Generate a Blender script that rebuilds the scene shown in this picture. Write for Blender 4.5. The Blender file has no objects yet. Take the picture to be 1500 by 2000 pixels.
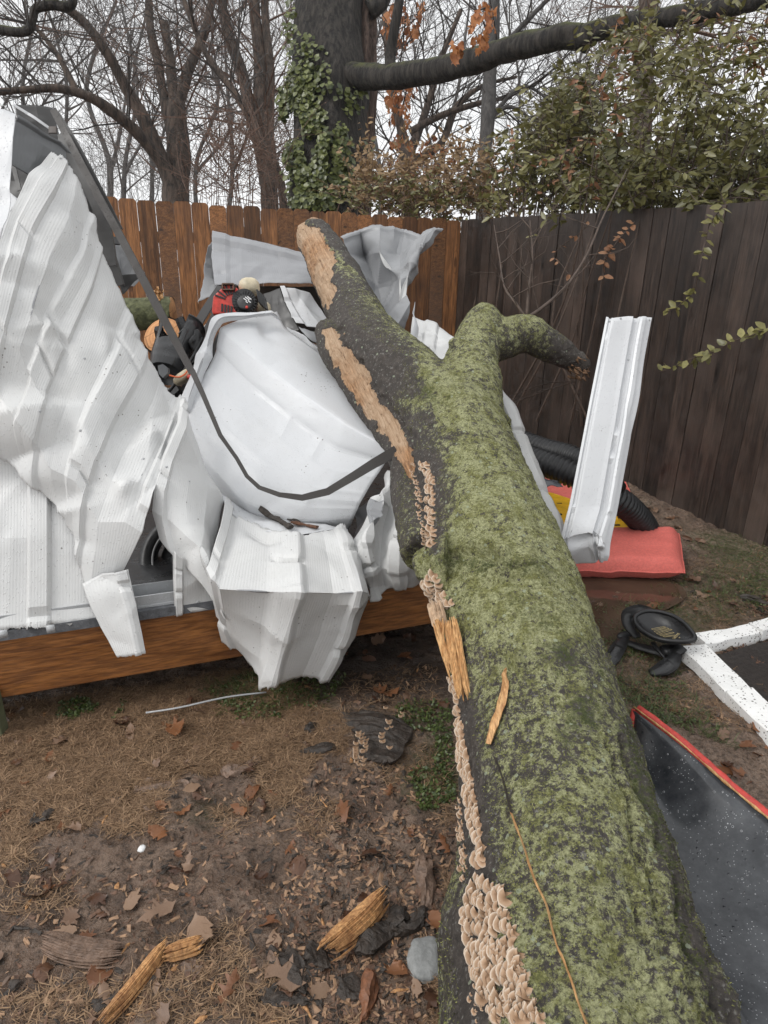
import bpy, bmesh, math, random
import numpy as np
from mathutils import Vector, Matrix
from mathutils.bvhtree import BVHTree
rnd = random.Random(7); rs = np.random.RandomState(11)
SC = bpy.context.scene
COL = SC.collection
# ------------------------------------------------------------------ camera
PITCH, ROLL, CAMH, FPX = 21.5, -1.2, 1.59, 1333.3
p_, r_ = math.radians(PITCH), math.radians(ROLL)
CF = np.array([0, math.cos(p_), -math.sin(p_)]); R0 = np.array([1., 0, 0]); U0 = np.cross(R0, CF)
CR = R0*math.cos(r_)-U0*math.sin(r_); CU = np.cross(CR, CF); CC = np.array([0, 0, CAMH])
cam = bpy.data.objects.new('camera', bpy.data.cameras.new('camera')); COL.objects.link(cam)
cam.matrix_world = Matrix(((CR[0], CU[0], -CF[0], 0), (CR[1], CU[1], -CF[1], 0), (CR[2], CU[2], -CF[2], CAMH), (0, 0, 0, 1)))
cam.data.sensor_fit = 'VERTICAL'; cam.data.sensor_height = 36; cam.data.lens = 24
cam.data.clip_start = .05; cam.data.clip_end = 1000
SC.camera = cam
# ------------------------------------------------------------------ world, sun
W = bpy.data.worlds.new('World'); SC.world = W; W.use_nodes = True
wn = W.node_tree; bg = wn.nodes['Background']
sky = wn.nodes.new('ShaderNodeTexSky'); sky.sky_type = 'NISHITA'; sky.sun_disc = False
sky.sun_elevation = math.radians(48); sky.sun_rotation = math.radians(242); sky.air_density = 1; sky.dust_density = 4
hs = wn.nodes.new('ShaderNodeHueSaturation'); hs.inputs['Saturation'].default_value = .12
mx = wn.nodes.new('ShaderNodeMix'); mx.data_type = 'RGBA'; mx.inputs[0].default_value = .8
mx.inputs[7].default_value = (7.5, 7.6, 7.7, 1)
wn.links.new(sky.outputs[0], hs.inputs['Color']); wn.links.new(hs.outputs[0], mx.inputs[6]); wn.links.new(mx.outputs[2], bg.inputs[0])
bg.inputs[1].default_value = .118
sl = bpy.data.lights.new('sun', 'SUN'); sl.energy = 1.15; sl.angle = math.radians(24); sl.color = (1, .98, .95)
so = bpy.data.objects.new('sun', sl); COL.objects.link(so)
so.rotation_euler = (math.radians(42), 0, math.radians(-62))
SC.view_settings.view_transform = 'Standard'; SC.view_settings.look = 'None'
SC.view_settings.exposure = 0.50; SC.view_settings.gamma = 1
# ------------------------------------------------------------------ helpers
def P(x, y, d): return CC+(CF+CR*(x-750)/FPX-CU*(y-1000)/FPX)*d
def G(x, y, z=0.):
    v = CF+CR*(x-750)/FPX-CU*(y-1000)/FPX
    return CC+v*((z-CC[2])/v[2])
def proj(V):
    q = np.asarray(V)-CC; d = q@CF
    return 750+FPX*(q@CR)/d, 1000-FPX*(q@CU)/d, d
def _h(i, j, k, s):
    n = (i.astype(np.int64)*374761393+j.astype(np.int64)*668265263+k.astype(np.int64)*2147483647+s*1274126177) & 0xffffffff
    n = ((n ^ (n >> 13))*1274126177) & 0xffffffff
    n = ((n ^ (n >> 16))*2246822519) & 0xffffffff
    return (n & 0xffff)/32767.5-1
def vn(p, s=0):
    p = np.asarray(p, float); f = np.floor(p); t = p-f; t = t*t*(3-2*t); i = f.astype(np.int64)
    r = 0
    for a in (0, 1):
        for b in (0, 1):
            for c in (0, 1):
                w = (t[:, 0] if a else 1-t[:, 0])*(t[:, 1] if b else 1-t[:, 1])*(t[:, 2] if c else 1-t[:, 2])
                r = r+w*_h(i[:, 0]+a, i[:, 1]+b, i[:, 2]+c, s)
    return r
def fbm(p, o=4, s=0):
    r = 0; a = .5
    for k in range(o): r = r+a*vn(p, s+k); p = np.asarray(p)*2.03; a *= .5
    return r
def inpoly(x, y, poly):
    c = np.zeros(len(x), bool); n = len(poly)
    for i in range(n):
        x1, y1 = poly[i]; x2, y2 = poly[i-1]
        c ^= ((y1 > y) != (y2 > y)) & (x < (x2-x1)*(y-y1)/((y2-y1) or 1e-9)+x1)
    return c
def dpoly(x, y, pl):
    d = np.full(len(x), 1e9)
    for (x1, y1), (x2, y2) in zip(pl[:-1], pl[1:]):
        L = (x2-x1)**2+(y2-y1)**2; t = np.clip(((x-x1)*(x2-x1)+(y-y1)*(y2-y1))/L, 0, 1)
        d = np.minimum(d, np.hypot(x-x1-t*(x2-x1), y-y1-t*(y2-y1)))
    return d
def samp(poly):
    xs = [q[0] for q in poly]; ys = [q[1] for q in poly]
    while 1:
        x, y = rnd.uniform(min(xs), max(xs)), rnd.uniform(min(ys), max(ys))
        if inpoly(np.array([x]), np.array([y]), poly)[0]: return x, y
def wo(o):
    v = np.zeros(3)
    while o: v = v+np.array(o.location); o = o.parent
    return v
def tag(o, label=None, cat=None, group=None, kind=None):
    for k, v in (('label', label), ('category', cat), ('group', group), ('kind', kind)):
        if v: o[k] = v
    return o
def thing(name, label, cat, base, group=None):
    o = bpy.data.objects.new(name, None); COL.objects.link(o); o.location = tuple(base); o.empty_display_size = .1
    return tag(o, label, cat, group)
def obj(name, V, F, m, parent=None, base=None, uv=None, col=None, smooth=True, thick=0, off=0, m2=None, label=None, sharp=None):
    V = np.asarray(V, float)
    b = wo(parent) if parent else (np.array(base, float) if base is not None else np.array([V[:, 0].mean(), V[:, 1].mean(), V[:, 2].min()]))
    me = bpy.data.meshes.new(name)
    me.from_pydata((V-b).tolist(), [], F.tolist() if isinstance(F, np.ndarray) else F)
    if smooth: me.polygons.foreach_set('use_smooth', [True]*len(me.polygons))
    if uv is not None:
        l = me.uv_layers.new(name='UVMap'); idx = np.empty(len(me.loops), int); me.loops.foreach_get('vertex_index', idx)
        l.data.foreach_set('uv', np.asarray(uv, float)[idx].ravel())
    if col is not None:
        c = np.ones((len(V), 4)); q = np.asarray(col, float); c[:, :q.shape[1]] = q
        a = me.color_attributes.new('mask', 'FLOAT_COLOR', 'POINT'); a.data.foreach_set('color', c.ravel())
    me.materials.append(m)
    if m2: me.materials.append(m2)
    me.validate(); me.update()
    o = bpy.data.objects.new(name, me); COL.objects.link(o)
    if parent: o.parent = parent
    else: o.location = tuple(b)
    if thick:
        s = o.modifiers.new('thickness', 'SOLIDIFY'); s.thickness = thick; s.offset = off
        if m2: s.material_offset = 1; s.material_offset_rim = 0
    if sharp:
        try: me.set_sharp_from_angle(angle=math.radians(sharp))
        except Exception: pass
    if label: o['label'] = label
    return o
def join(parts):
    V = []; F = []; n = 0
    for v, f in parts:
        V.append(np.asarray(v, float)); F += [[i+n for i in q] for q in (f.tolist() if isinstance(f, np.ndarray) else f)]; n += len(v)
    return np.vstack(V), F
def tube(pts, rad, seg=8, cap=True, flat=1., up=None):
    pts = np.asarray(pts, float); n = len(pts); rad = np.broadcast_to(np.asarray(rad, float), (n,))
    T = np.gradient(pts, axis=0); T /= np.linalg.norm(T, axis=1)[:, None]+1e-12
    a = np.array(up, float) if up is not None else (np.array([0, 0, 1.]) if abs(T[0, 2]) < .8 else np.array([1., 0, 0]))
    if seg <= 4:
        B = np.cross(T, a); B /= np.linalg.norm(B, axis=1)[:, None]+1e-9; A = np.cross(B, T)
    else:
        B = np.empty((n, 3)); A = np.empty((n, 3))
        for i in range(n):
            t = T[i]; b = np.array([t[1]*a[2]-t[2]*a[1], t[2]*a[0]-t[0]*a[2], t[0]*a[1]-t[1]*a[0]]); b /= math.sqrt(b@b)+1e-12; a = np.array([b[1]*t[2]-b[2]*t[1], b[2]*t[0]-b[0]*t[2], b[0]*t[1]-b[1]*t[0]]); B[i] = b; A[i] = a
    th = 2*math.pi*np.arange(seg)/seg
    V = (pts[:, None]+(B[:, None]*np.cos(th)[None, :, None]+A[:, None]*(np.sin(th)*flat)[None, :, None])*rad[:, None, None]).reshape(-1, 3)
    k = np.arange(seg); k2 = (k+1) % seg; o_ = (np.arange(n-1)*seg)[:, None]; F = np.stack([o_+k, o_+k2, o_+k2+seg, o_+k+seg], 2).reshape(-1, 4).tolist()
    if cap: F.append(list(range(seg))[::-1]); F.append([(n-1)*seg+q for q in range(seg)])
    return V, F
def crom(pts, m=6):
    p = np.asarray(pts, float); n = len(p)
    if n < 3: return np.array([p[0]+(p[1]-p[0])*t for t in np.linspace(0, 1, m+1)])
    e = np.vstack([2*p[0]-p[1], p, 2*p[-1]-p[-2]]); out = []
    for i in range(n-1):
        for t in np.arange(m)/m:
            a, b, c, d = e[i:i+4]; out.append(.5*(2*b+(c-a)*t+(2*a-5*b+4*c-d)*t*t+(3*b-a-3*c+d)*t**3))
    return np.array(out+[p[-1]])
def box(c, X, Y, Z):  # centre and half axes
    c, X, Y, Z = map(lambda q: np.asarray(q, float), (c, X, Y, Z))
    V = [c+sx*X+sy*Y+sz*Z for sz in (-1, 1) for sy in (-1, 1) for sx in (-1, 1)]
    return np.array(V), [[0, 2, 3, 1], [4, 5, 7, 6], [0, 1, 5, 4], [2, 6, 7, 3], [0, 4, 6, 2], [1, 3, 7, 5]]
def bev(o, w=.004, s=2):
    b = o.modifiers.new('bevel', 'BEVEL'); b.width = w; b.segments = s; b.limit_method = 'ANGLE'; return o
def prism(poly3, d):  # polygon of 3-D points extruded by vector d
    p = np.asarray(poly3, float); n = len(p); V = np.vstack([p, p+np.asarray(d)])
    return V, [list(range(n)), list(range(n, 2*n))[::-1]]+[[i, i+n, (i+1) % n+n, (i+1) % n] for i in range(n)]
# ------------------------------------------------------------------ materials
class M:
    def __init__(s, name, col=(.5, .5, .5), rough=.6, metal=0., spec=.5):
        s.m = bpy.data.materials.new(name); s.m.use_nodes = True; s.t = s.m.node_tree; s.b = s.t.nodes['Principled BSDF']
        s.b.inputs['Base Color'].default_value = (*col, 1); s.b.inputs['Roughness'].default_value = rough
        s.b.inputs['Metallic'].default_value = metal; s.b.inputs['Specular IOR Level'].default_value = spec
        s.tc = s.n('TexCoord'); s.co = s.tc.outputs['Object']; s.hs = []
    def n(s, t, **k):
        q = s.t.nodes.new('ShaderNode'+t)
        for a, v in k.items(): setattr(q, a, v)
        return q
    def put(s, sock, v):
        if hasattr(v, 'is_output'): s.t.links.new(v, sock)
        elif isinstance(v, tuple): sock.default_value = (*v, 1) if len(v) == 3 else v
        else: sock.default_value = v
    def scale(s, sc, co=None):
        q = s.n('Mapping'); s.put(q.inputs[0], co or s.co); q.inputs['Scale'].default_value = sc if isinstance(sc, tuple) else (sc,)*3; return q.outputs[0]
    def noise(s, sc, det=4, rough=.6, co=None, dist=0):
        q = s.n('TexNoise'); s.put(q.inputs['Vector'], co or s.co); q.inputs['Scale'].default_value = sc; q.inputs['Detail'].default_value = det
        q.inputs['Roughness'].default_value = rough; q.inputs['Distortion'].default_value = dist; return q.outputs[0]
    def vor(s, sc, feat='F1', co=None, out=0):
        q = s.n('TexVoronoi', feature=feat); s.put(q.inputs['Vector'], co or s.co); q.inputs['Scale'].default_value = sc; return q.outputs[out]
    def ramp(s, f, st, interp='LINEAR'):
        q = s.n('ValToRGB'); s.put(q.inputs[0], f); r = q.color_ramp; r.interpolation = interp
        while len(r.elements) < len(st): r.elements.new(.5)
        for e, (a, c) in zip(r.elements, st): e.position = a; e.color = (c, c, c, 1) if isinstance(c, (int, float)) else (*c, 1)
        return q.outputs[0]
    def mix(s, f, a, b, mode='MIX'):
        q = s.n('Mix', data_type='RGBA', blend_type=mode); s.put(q.inputs[0], f); s.put(q.inputs[6], a); s.put(q.inputs[7], b); return q.outputs[2]
    def math(s, op, a, b=0.):
        q = s.n('Math', operation=op); s.put(q.inputs[0], a); s.put(q.inputs[1], b); return q.outputs[0]
    def attr(s, name='mask'):
        q = s.n('Attribute', attribute_name=name); sp = s.n('SeparateColor'); s.put(sp.inputs[0], q.outputs['Color']); return q.outputs['Color'], sp.outputs
    def bump(s, h, st=.5, dist=.01):
        q = s.n('Bump'); s.put(q.inputs['Height'], h); q.inputs['Strength'].default_value = st; q.inputs['Distance'].default_value = dist
        if s.hs: s.t.links.new(s.hs[-1], q.inputs['Normal'])
        s.hs.append(q.outputs[0]); s.put(s.b.inputs['Normal'], q.outputs[0])
    def set(s, **k):
        for a, v in k.items(): s.put(s.b.inputs[{'col': 'Base Color', 'rough': 'Roughness', 'metal': 'Metallic'}[a]], v)
        return s
def steel(name, base, rough=.38, stripes=True, drops=True, dirt=1., pitch=.0095):
    m = M(name, rough=rough)
    n = m.noise(3.5, 5); c = m.mix(n, tuple(x*.93 for x in base), base)
    d = m.vor(45, out=0); dz = m.noise(5, 2); th = m.math('MULTIPLY', m.ramp(dz, [(.5, 0), (.75, 1)]), .17*dirt)
    sp = m.math('LESS_THAN', d, m.math('ADD', th, .03))
    c = m.mix(m.math('MULTIPLY', sp, .8), c, (.10, .085, .07))
    gr = m.ramp(m.noise(1.7, 6, .7), [(.50, 0), (.8, .4)]); c = m.mix(gr, c, tuple(x*.62*t for x, t in zip(base, (1, .97, .9))))
    m.set(col=c, rough=m.ramp(m.noise(9), [(.3, rough-.1), (.7, rough+.14)]))
    if stripes:
        q = m.n('SeparateXYZ'); m.put(q.inputs[0], m.tc.outputs['UV'])
        sn = m.math('SINE', m.math('MULTIPLY', q.outputs[0], 2*math.pi/pitch)); m.bump(sn, .16, .0013)
    if drops:
        v = m.vor(95); m.bump(m.ramp(v, [(.0, 1), (.24, .0)]), .55, .003)
        v = m.vor(240); m.bump(m.ramp(v, [(.0, 1), (.3, .0)]), .35, .0012)
    m.bump(m.noise(6, 3), .35, .01)
    return m.m
MW = steel('white_painted_steel', (.60, .602, .597), rough=.42); MWS = steel('white_smooth_steel', (.60, .61, .625), rough=.42, stripes=False)
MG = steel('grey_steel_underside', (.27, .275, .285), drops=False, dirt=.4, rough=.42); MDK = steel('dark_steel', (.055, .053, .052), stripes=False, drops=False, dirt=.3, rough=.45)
MGAL = steel('galvanised_steel', (.42, .43, .44), stripes=False, dirt=1.2, rough=.3)
def wood(name, c1, c2, c3=None, sc=(30, 30, 2.2), rough=.55, tint=True, knots=True, dirv=None):
    m = M(name, rough=rough); co = m.co; tv = None
    a, sp = m.attr() if tint else (None, None)
    if tint:
        q = m.n('VectorMath', operation='MULTIPLY_ADD'); m.put(q.inputs[0], a); q.inputs[1].default_value = (9, 7, 11); m.put(q.inputs[2], co); co = q.outputs[0]
    if dirv is not None:
        ax = np.array(dirv, float); ax /= np.linalg.norm(ax); bx = np.cross(ax, [0, 0, 1.]); bx /= np.linalg.norm(bx); cx = np.cross(ax, bx); cb_ = m.n('CombineXYZ')
        for i_, v_ in enumerate((ax, bx, cx)):
            q_ = m.n('VectorMath', operation='DOT_PRODUCT'); m.put(q_.inputs[0], co); q_.inputs[1].default_value = tuple(v_); m.put(cb_.inputs[i_], q_.outputs['Value'])
        co = cb_.outputs[0]
    n = m.noise(1, 6, .65, m.scale(sc, co), .6); n2 = m.noise(1, 3, .6, m.scale(tuple(v*3.5 for v in sc), co))
    c = m.ramp(n, [(.3, c1), (.62, c2)]); c = m.mix(m.ramp(n2, [(.4, 0), (.62, .55)]), c, tuple(v*.45 for v in c1))
    if knots:
        k = m.vor(1, co=m.scale((5.5, 5.5, 1.7), co)); kk = m.ramp(k, [(.05, 1), (.13, 0)]); c = m.mix(kk, c, tuple(v*.25 for v in c1))
        ri = m.math('SINE', m.math('MULTIPLY', k, 70)); c = m.mix(m.math('MULTIPLY', m.ramp(k, [(.1, .5), (.35, 0)]), ri), c, tuple(v*.5 for v in c1))
    if c3: c = m.mix(m.ramp(m.noise(1.2, 4, co=co), [(.48, 0), (.72, .85)]), c, c3)
    if tint:
        c = m.mix(1., c, m.ramp(sp[0], [(0, .55), (1, 1.35)]), 'MULTIPLY')
        c = m.mix(m.math('MULTIPLY', sp[1], m.ramp(n, [(.3, 1), (.8, .55)])), c, (.19, .165, .145))
    m.set(col=c, rough=m.ramp(m.noise(14), [(.3, rough-.15), (.75, rough+.2)])); m.bump(n, .5, .006); m.bump(n2, .4, .002)
    return m.m
MFB = wood('orange_cedar_boards', (.10, .040, .016), (.40, .175, .062), c3=(.09, .045, .025))
MFR = wood('dark_stained_boards', (.008, .0055, .0045), (.050, .034, .026), c3=(.075, .054, .044), rough=.5)
MBEAM = wood('treated_beam_wood', (.14, .048, .013), (.36, .145, .040), sc=(1.3, 42, 42), dirv=(.967, .256, 0), tint=False, rough=.5)
MSPL = wood('fresh_split_wood', (.34, .15, .045), (.66, .40, .18), sc=(80, 12, 30), tint=False, knots=False, rough=.7)
MPALE = wood('pale_bare_wood', (.33, .21, .13), (.55, .40, .27), sc=(9, 9, 9), tint=False, knots=False, rough=.8)
def plain(name, c, rough=.6, var=.3, sc=12, bump=.3, dist=.004, c2=None):
    m = M(name, rough=rough); n = m.noise(sc, 6, .65)
    m.set(col=m.ramp(n, [(.3, tuple(v*(1-var) for v in c)), (.7, c2 or tuple(min(1, v*(1+var)) for v in c))]), rough=m.ramp(m.noise(sc*.7), [(.3, max(.05, rough-.12)), (.7, min(1, rough+.12))]))
    m.bump(n, bump, dist); return m.m
MRUB = plain('black_rubber', (.014, .014, .015), .45, .4, 30); MPLA = plain('black_plastic', (.018, .018, .019), .33, .3, 20)
MRED = plain('red_plastic', (.55, .045, .03), .38, .35, 35, .4); MCRE = plain('cream_tank_plastic', (.55, .48, .34), .4, .25, 25)
MCUSH = plain('coral_cushion_fabric', (.60, .135, .11), .8, .16, 90, .5, .002); MYEL = plain('yellow_plastic', (.78, .44, .015), .4, .2, 18)
MCON = plain('grey_concrete', (.17, .165, .16), .85, .3, 60, .8); MBARK = plain('dark_wet_bark', (.035, .026, .02), .55, .6, 40, 1., .01)
MTW = plain('brown_twig', (.07, .048, .036), .7, .4, 30); MTWD = plain('dark_grey_twig', (.042, .035, .031), .75, .35, 15)
MTWR = plain('reddish_twig', (.115, .068, .048), .75, .35, 15)
def whitepaint():
    m = M('speckled_white_paint', rough=.5); v = m.vor(75); n = m.noise(9, 5)
    c = m.mix(m.ramp(n, [(.35, 0), (.8, .35)]), (.82, .82, .81), (.5, .49, .46))
    c = m.mix(m.math('LESS_THAN', v, m.math('MULTIPLY', m.ramp(m.noise(16, 6, .8), [(.35, .1), (.65, 1)]), .38)), c, (.16, .15, .14)); m.set(col=c); m.bump(m.noise(70, 5), .6, .004); return m.m
MCURB = whitepaint()
def leafmat(name, a, b, rough=.4, sub=.0):
    m = M(name, rough=rough); at, sp = m.attr(); c = m.ramp(sp[0], [(0, a), (1, b)])
    c = m.mix(m.ramp(m.noise(60, 3), [(.4, 0), (.7, .3)]), c, tuple(v*.5 for v in a)); m.set(col=c)
    tr = m.n('BsdfTranslucent'); m.put(tr.inputs[0], c); ms = m.n('MixShader'); ms.inputs[0].default_value = .22
    m.t.links.new(m.b.outputs[0], ms.inputs[1]); m.t.links.new(tr.outputs[0], ms.inputs[2]); m.t.links.new(ms.outputs[0], m.t.nodes['Material Output'].inputs[0]); return m.m
MLG = leafmat('evergreen_leaf', (.045, .048, .012), (.29, .265, .095), .36); MLO = leafmat('russet_leaf', (.20, .085, .04), (.40, .22, .12), .6)
MLIVY = leafmat('ivy_leaf', (.035, .05, .012), (.22, .24, .075), .35); MLT = leafmat('tan_leaf', (.18, .11, .05), (.36, .24, .12), .6)
MWEED = leafmat('green_weed', (.035, .055, .012), (.11, .145, .04), .45); MSTRAW = leafmat('dry_straw', (.13, .075, .042), (.44, .29, .17), .7)
MORG = leafmat('orange_oak_leaf', (.30, .10, .03), (.52, .22, .08), .55)
# leaf litter / chips
def groundmat():
    m = M('wet_mud', rough=.5); n = m.noise(1.3, 6, .6); n2 = m.noise(9, 8, .68); n3 = m.noise(55, 6, .7)
    c = m.ramp(n2, [(.30, (.050, .031, .021)), (.5, (.15, .097, .068)), (.68, (.27, .19, .14))])
    c = m.mix(m.ramp(n, [(.42, 0), (.62, .75)]), c, (.25, .18, .135)); c = m.mix(m.ramp(n3, [(.48, 0), (.6, .7)]), c, (.045, .03, .021))
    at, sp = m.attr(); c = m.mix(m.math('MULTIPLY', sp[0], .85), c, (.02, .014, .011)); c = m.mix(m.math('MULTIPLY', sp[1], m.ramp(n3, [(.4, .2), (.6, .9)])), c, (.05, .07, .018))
    m.set(col=c, rough=m.ramp(m.noise(4, 6, .7), [(.42, .08), (.62, .5)])); m.bump(n2, .9, .04); m.bump(n3, 1., .014); m.bump(m.noise(160, 4), .5, .003); return m.m
MGND = groundmat()
MPUD = M('muddy_water', (.085, .052, .034), .06); MPUD.bump(MPUD.noise(6, 2), .05, .01); MPUD.set(col=MPUD.ramp(MPUD.noise(3, 4), [(.3, (.05, .032, .022)), (.7, (.12, .075, .05))])); MPUD = MPUD.m
MMULCH = plain('dark_mulch', (.022, .016, .013), .8, .6, 50, 1., .02)
def logmat():
    m = M('mossy_bark', rough=.8); at, sp = m.attr()
    n = m.noise(7, 8, .7); f = m.noise(44, 10, .85); g = m.noise(150, 6, .8)
    bark = m.ramp(f, [(.32, (.012, .010, .009)), (.52, (.062, .051, .043)), (.72, (.19, .165, .145))])
    bark = m.mix(m.ramp(m.noise(90, 3), [(.58, 0), (.68, .7)]), bark, (.26, .25, .23)); mo = m.noise(60, 6, .8)
    moss = m.ramp(g, [(.32, (.035, .036, .010)), (.5, (.165, .165, .045)), (.68, (.34, .335, .12))])
    moss = m.mix(m.ramp(m.noise(22, 8, .8), [(.44, 0), (.54, .95)]), moss, m.ramp(g, [(.33, (.12, .125, .04)), (.64, (.50, .505, .28))]))
    moss = m.mix(m.ramp(m.math('ADD', sp[2], m.math('MULTIPLY', m.math('SUBTRACT', mo, .5), 3.4)), [(.25, 0), (.95, 1)]), moss, m.ramp(g, [(.3, (.022, .030, .006)), (.7, (.075, .09, .018))]))
    mf = m.math('ADD', m.math('ADD', m.math('MULTIPLY', m.math('SUBTRACT', f, .5), 4.2), m.math('MULTIPLY', m.math('SUBTRACT', n, .5), 1.8)), m.math('SUBTRACT', m.math('MULTIPLY', sp[0], 2.0), 1.17)); mf = m.math('ADD', mf, m.math('MULTIPLY', m.math('SUBTRACT', mo, .5), 4.))
    c = m.mix(m.ramp(mf, [(.25, 0), (.6, 1)]), bark, moss)
    lv = m.vor(26, co=None); li = m.math('MULTIPLY', m.math('LESS_THAN', m.math('ADD', lv, m.math('MULTIPLY', m.noise(70, 4), .25)), .25), .75); c = m.mix(li, c, (.34, .38, .27))
    ax = P(612, 458, 3.95)-P(790, 850, 2.75); ax /= np.linalg.norm(ax); bx = np.cross(ax, [0, 0, 1.]); bx /= np.linalg.norm(bx); cx = np.cross(ax, bx); cb_ = m.n('CombineXYZ')
    for i_, (v_, k_) in enumerate(((ax, 7), (bx, 110), (cx, 110))):
        q_ = m.n('VectorMath', operation='DOT_PRODUCT'); m.put(q_.inputs[0], m.co); q_.inputs[1].default_value = tuple(v_*k_); m.put(cb_.inputs[i_], q_.outputs['Value'])
    wd0 = m.noise(3.5, 4)
    wd = m.ramp(m.noise(1, 6, .65, cb_.outputs[0], .8), [(.30, (.14, .075, .04)), (.42, (.42, .27, .16)), (.7, (.62, .46, .32))])
    wd = m.mix(m.ramp(wd0, [(.45, 0), (.6, .75)]), wd, m.ramp(m.noise(1, 6, .65, cb_.outputs[0], .8), [(.3, (.10, .04, .015)), (.6, (.50, .25, .10))]))
    c = m.mix(m.ramp(m.math('ADD', sp[1], m.math('MULTIPLY', m.math('SUBTRACT', f, .5), .5)), [(.42, 0), (.58, 1)]), c, wd)
    m.set(col=c, rough=m.ramp(f, [(.3, .45), (.6, .9)])); m.bump(n, .6, .03); m.bump(f, .9, .012); m.bump(g, .7, .005); return m.m
MLOG = logmat()
def barkmat(name, a, b, sc=(14, 14, 2.5), moss=0.):
    m = M(name, rough=.85); f = m.noise(1, 8, .7, m.scale(sc), .4); c = m.ramp(f, [(.40, a), (.60, b)])
    if moss:
        g = m.n('NewGeometry'); s = m.n('SeparateXYZ'); m.put(s.inputs[0], g.outputs['Normal'])
        c = m.mix(m.math('MULTIPLY', m.ramp(s.outputs[2], [(.5, 0), (.95, moss)]), m.ramp(m.noise(6, 5), [(.4, 0), (.6, 1)])), c, (.09, .10, .02))
    m.set(col=c); m.bump(f, 1., .06); m.bump(m.noise(30, 5), .5, .01); return m.m
MBK1 = barkmat('furrowed_dark_bark', (.007, .006, .005), (.052, .044, .037), (20, 20, 3.2), moss=.9); MBK2 = barkmat('reddish_shaggy_bark', (.04, .025, .019), (.15, .10, .078), (26, 26, 1.2))
MBK3 = barkmat('brown_grey_bark', (.028, .021, .017), (.115, .083, .063)); MBK4 = barkmat('far_grey_bark', (.05, .047, .045), (.10, .093, .088))
# ------------------------------------------------------------------ ground
def gh(x, y):
    x = np.atleast_1d(np.asarray(x, float)); y = np.atleast_1d(np.asarray(y, float)); p = np.c_[x, y, x*0]
    near = np.exp(-np.maximum(0, np.hypot(x, y-2)-6)/4)
    return (.030*fbm(p*1.5, 3, 3)+.022*fbm(p*8, 3, 9)+.017*fbm(p*24, 3, 19))*near
def ghf(x, y): return float(gh(x, y)[0])
def axis(lo, hi, n, far): 
    c = np.linspace(lo, hi, n); s = (c[1]-c[0]); e = []; x = 0
    while x < far: s *= 1.25; x += s; e.append(x)
    e = np.array(e); return np.concatenate([lo-e[::-1], c, hi+e])
gx = axis(-2.2, 3.0, 420, 250); gy = axis(.3, 5.2, 400, 250)
X, Y = np.meshgrid(gx, gy); V = np.c_[X.ravel(), Y.ravel(), gh(X.ravel(), Y.ravel())]
nx, ny = len(gx), len(gy); ii = (np.arange(ny-1)[:, None]*nx+np.arange(nx-1)[None, :]).ravel()
F = np.c_[ii, ii+1, ii+1+nx, ii+nx]
px, py, pd = proj(V); ok = pd > .2
dark = np.zeros(len(V)); green = np.zeros(len(V))
n0 = fbm(V*2.5, 4, 40)
g1 = np.exp(-(((px-1380)/230)**2+((py-1190)/210)**2))+np.exp(-(((px-650)/260)**2+((py-1400)/60)**2))+np.exp(-(((px-830)/70)**2+((py-1520)/70)**2))
green[ok] = np.clip(g1*1.2+n0*1.5-.55, 0, 1)[ok]
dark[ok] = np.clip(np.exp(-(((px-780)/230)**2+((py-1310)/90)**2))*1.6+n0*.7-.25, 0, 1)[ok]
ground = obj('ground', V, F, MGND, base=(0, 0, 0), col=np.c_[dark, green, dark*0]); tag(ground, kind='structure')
# puddles: irregular flat sheets of muddy water
def puddle(pts, z):
    c = [G(x, y, z) for x, y in pts]; q = crom(c+[c[0]], 6)[:-1]; cc = q.mean(0)
    o = obj('puddle', np.vstack([cc, q]), [[0, i+1, (i+1) % len(q)+1] for i in range(len(q))], MPUD, smooth=False); tag(o, kind='structure')
puddle([(1120, 1130), (1200, 1120), (1310, 1135), (1340, 1165), (1290, 1195), (1230, 1215), (1190, 1260), (1140, 1260), (1100, 1200)], .006)
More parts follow.
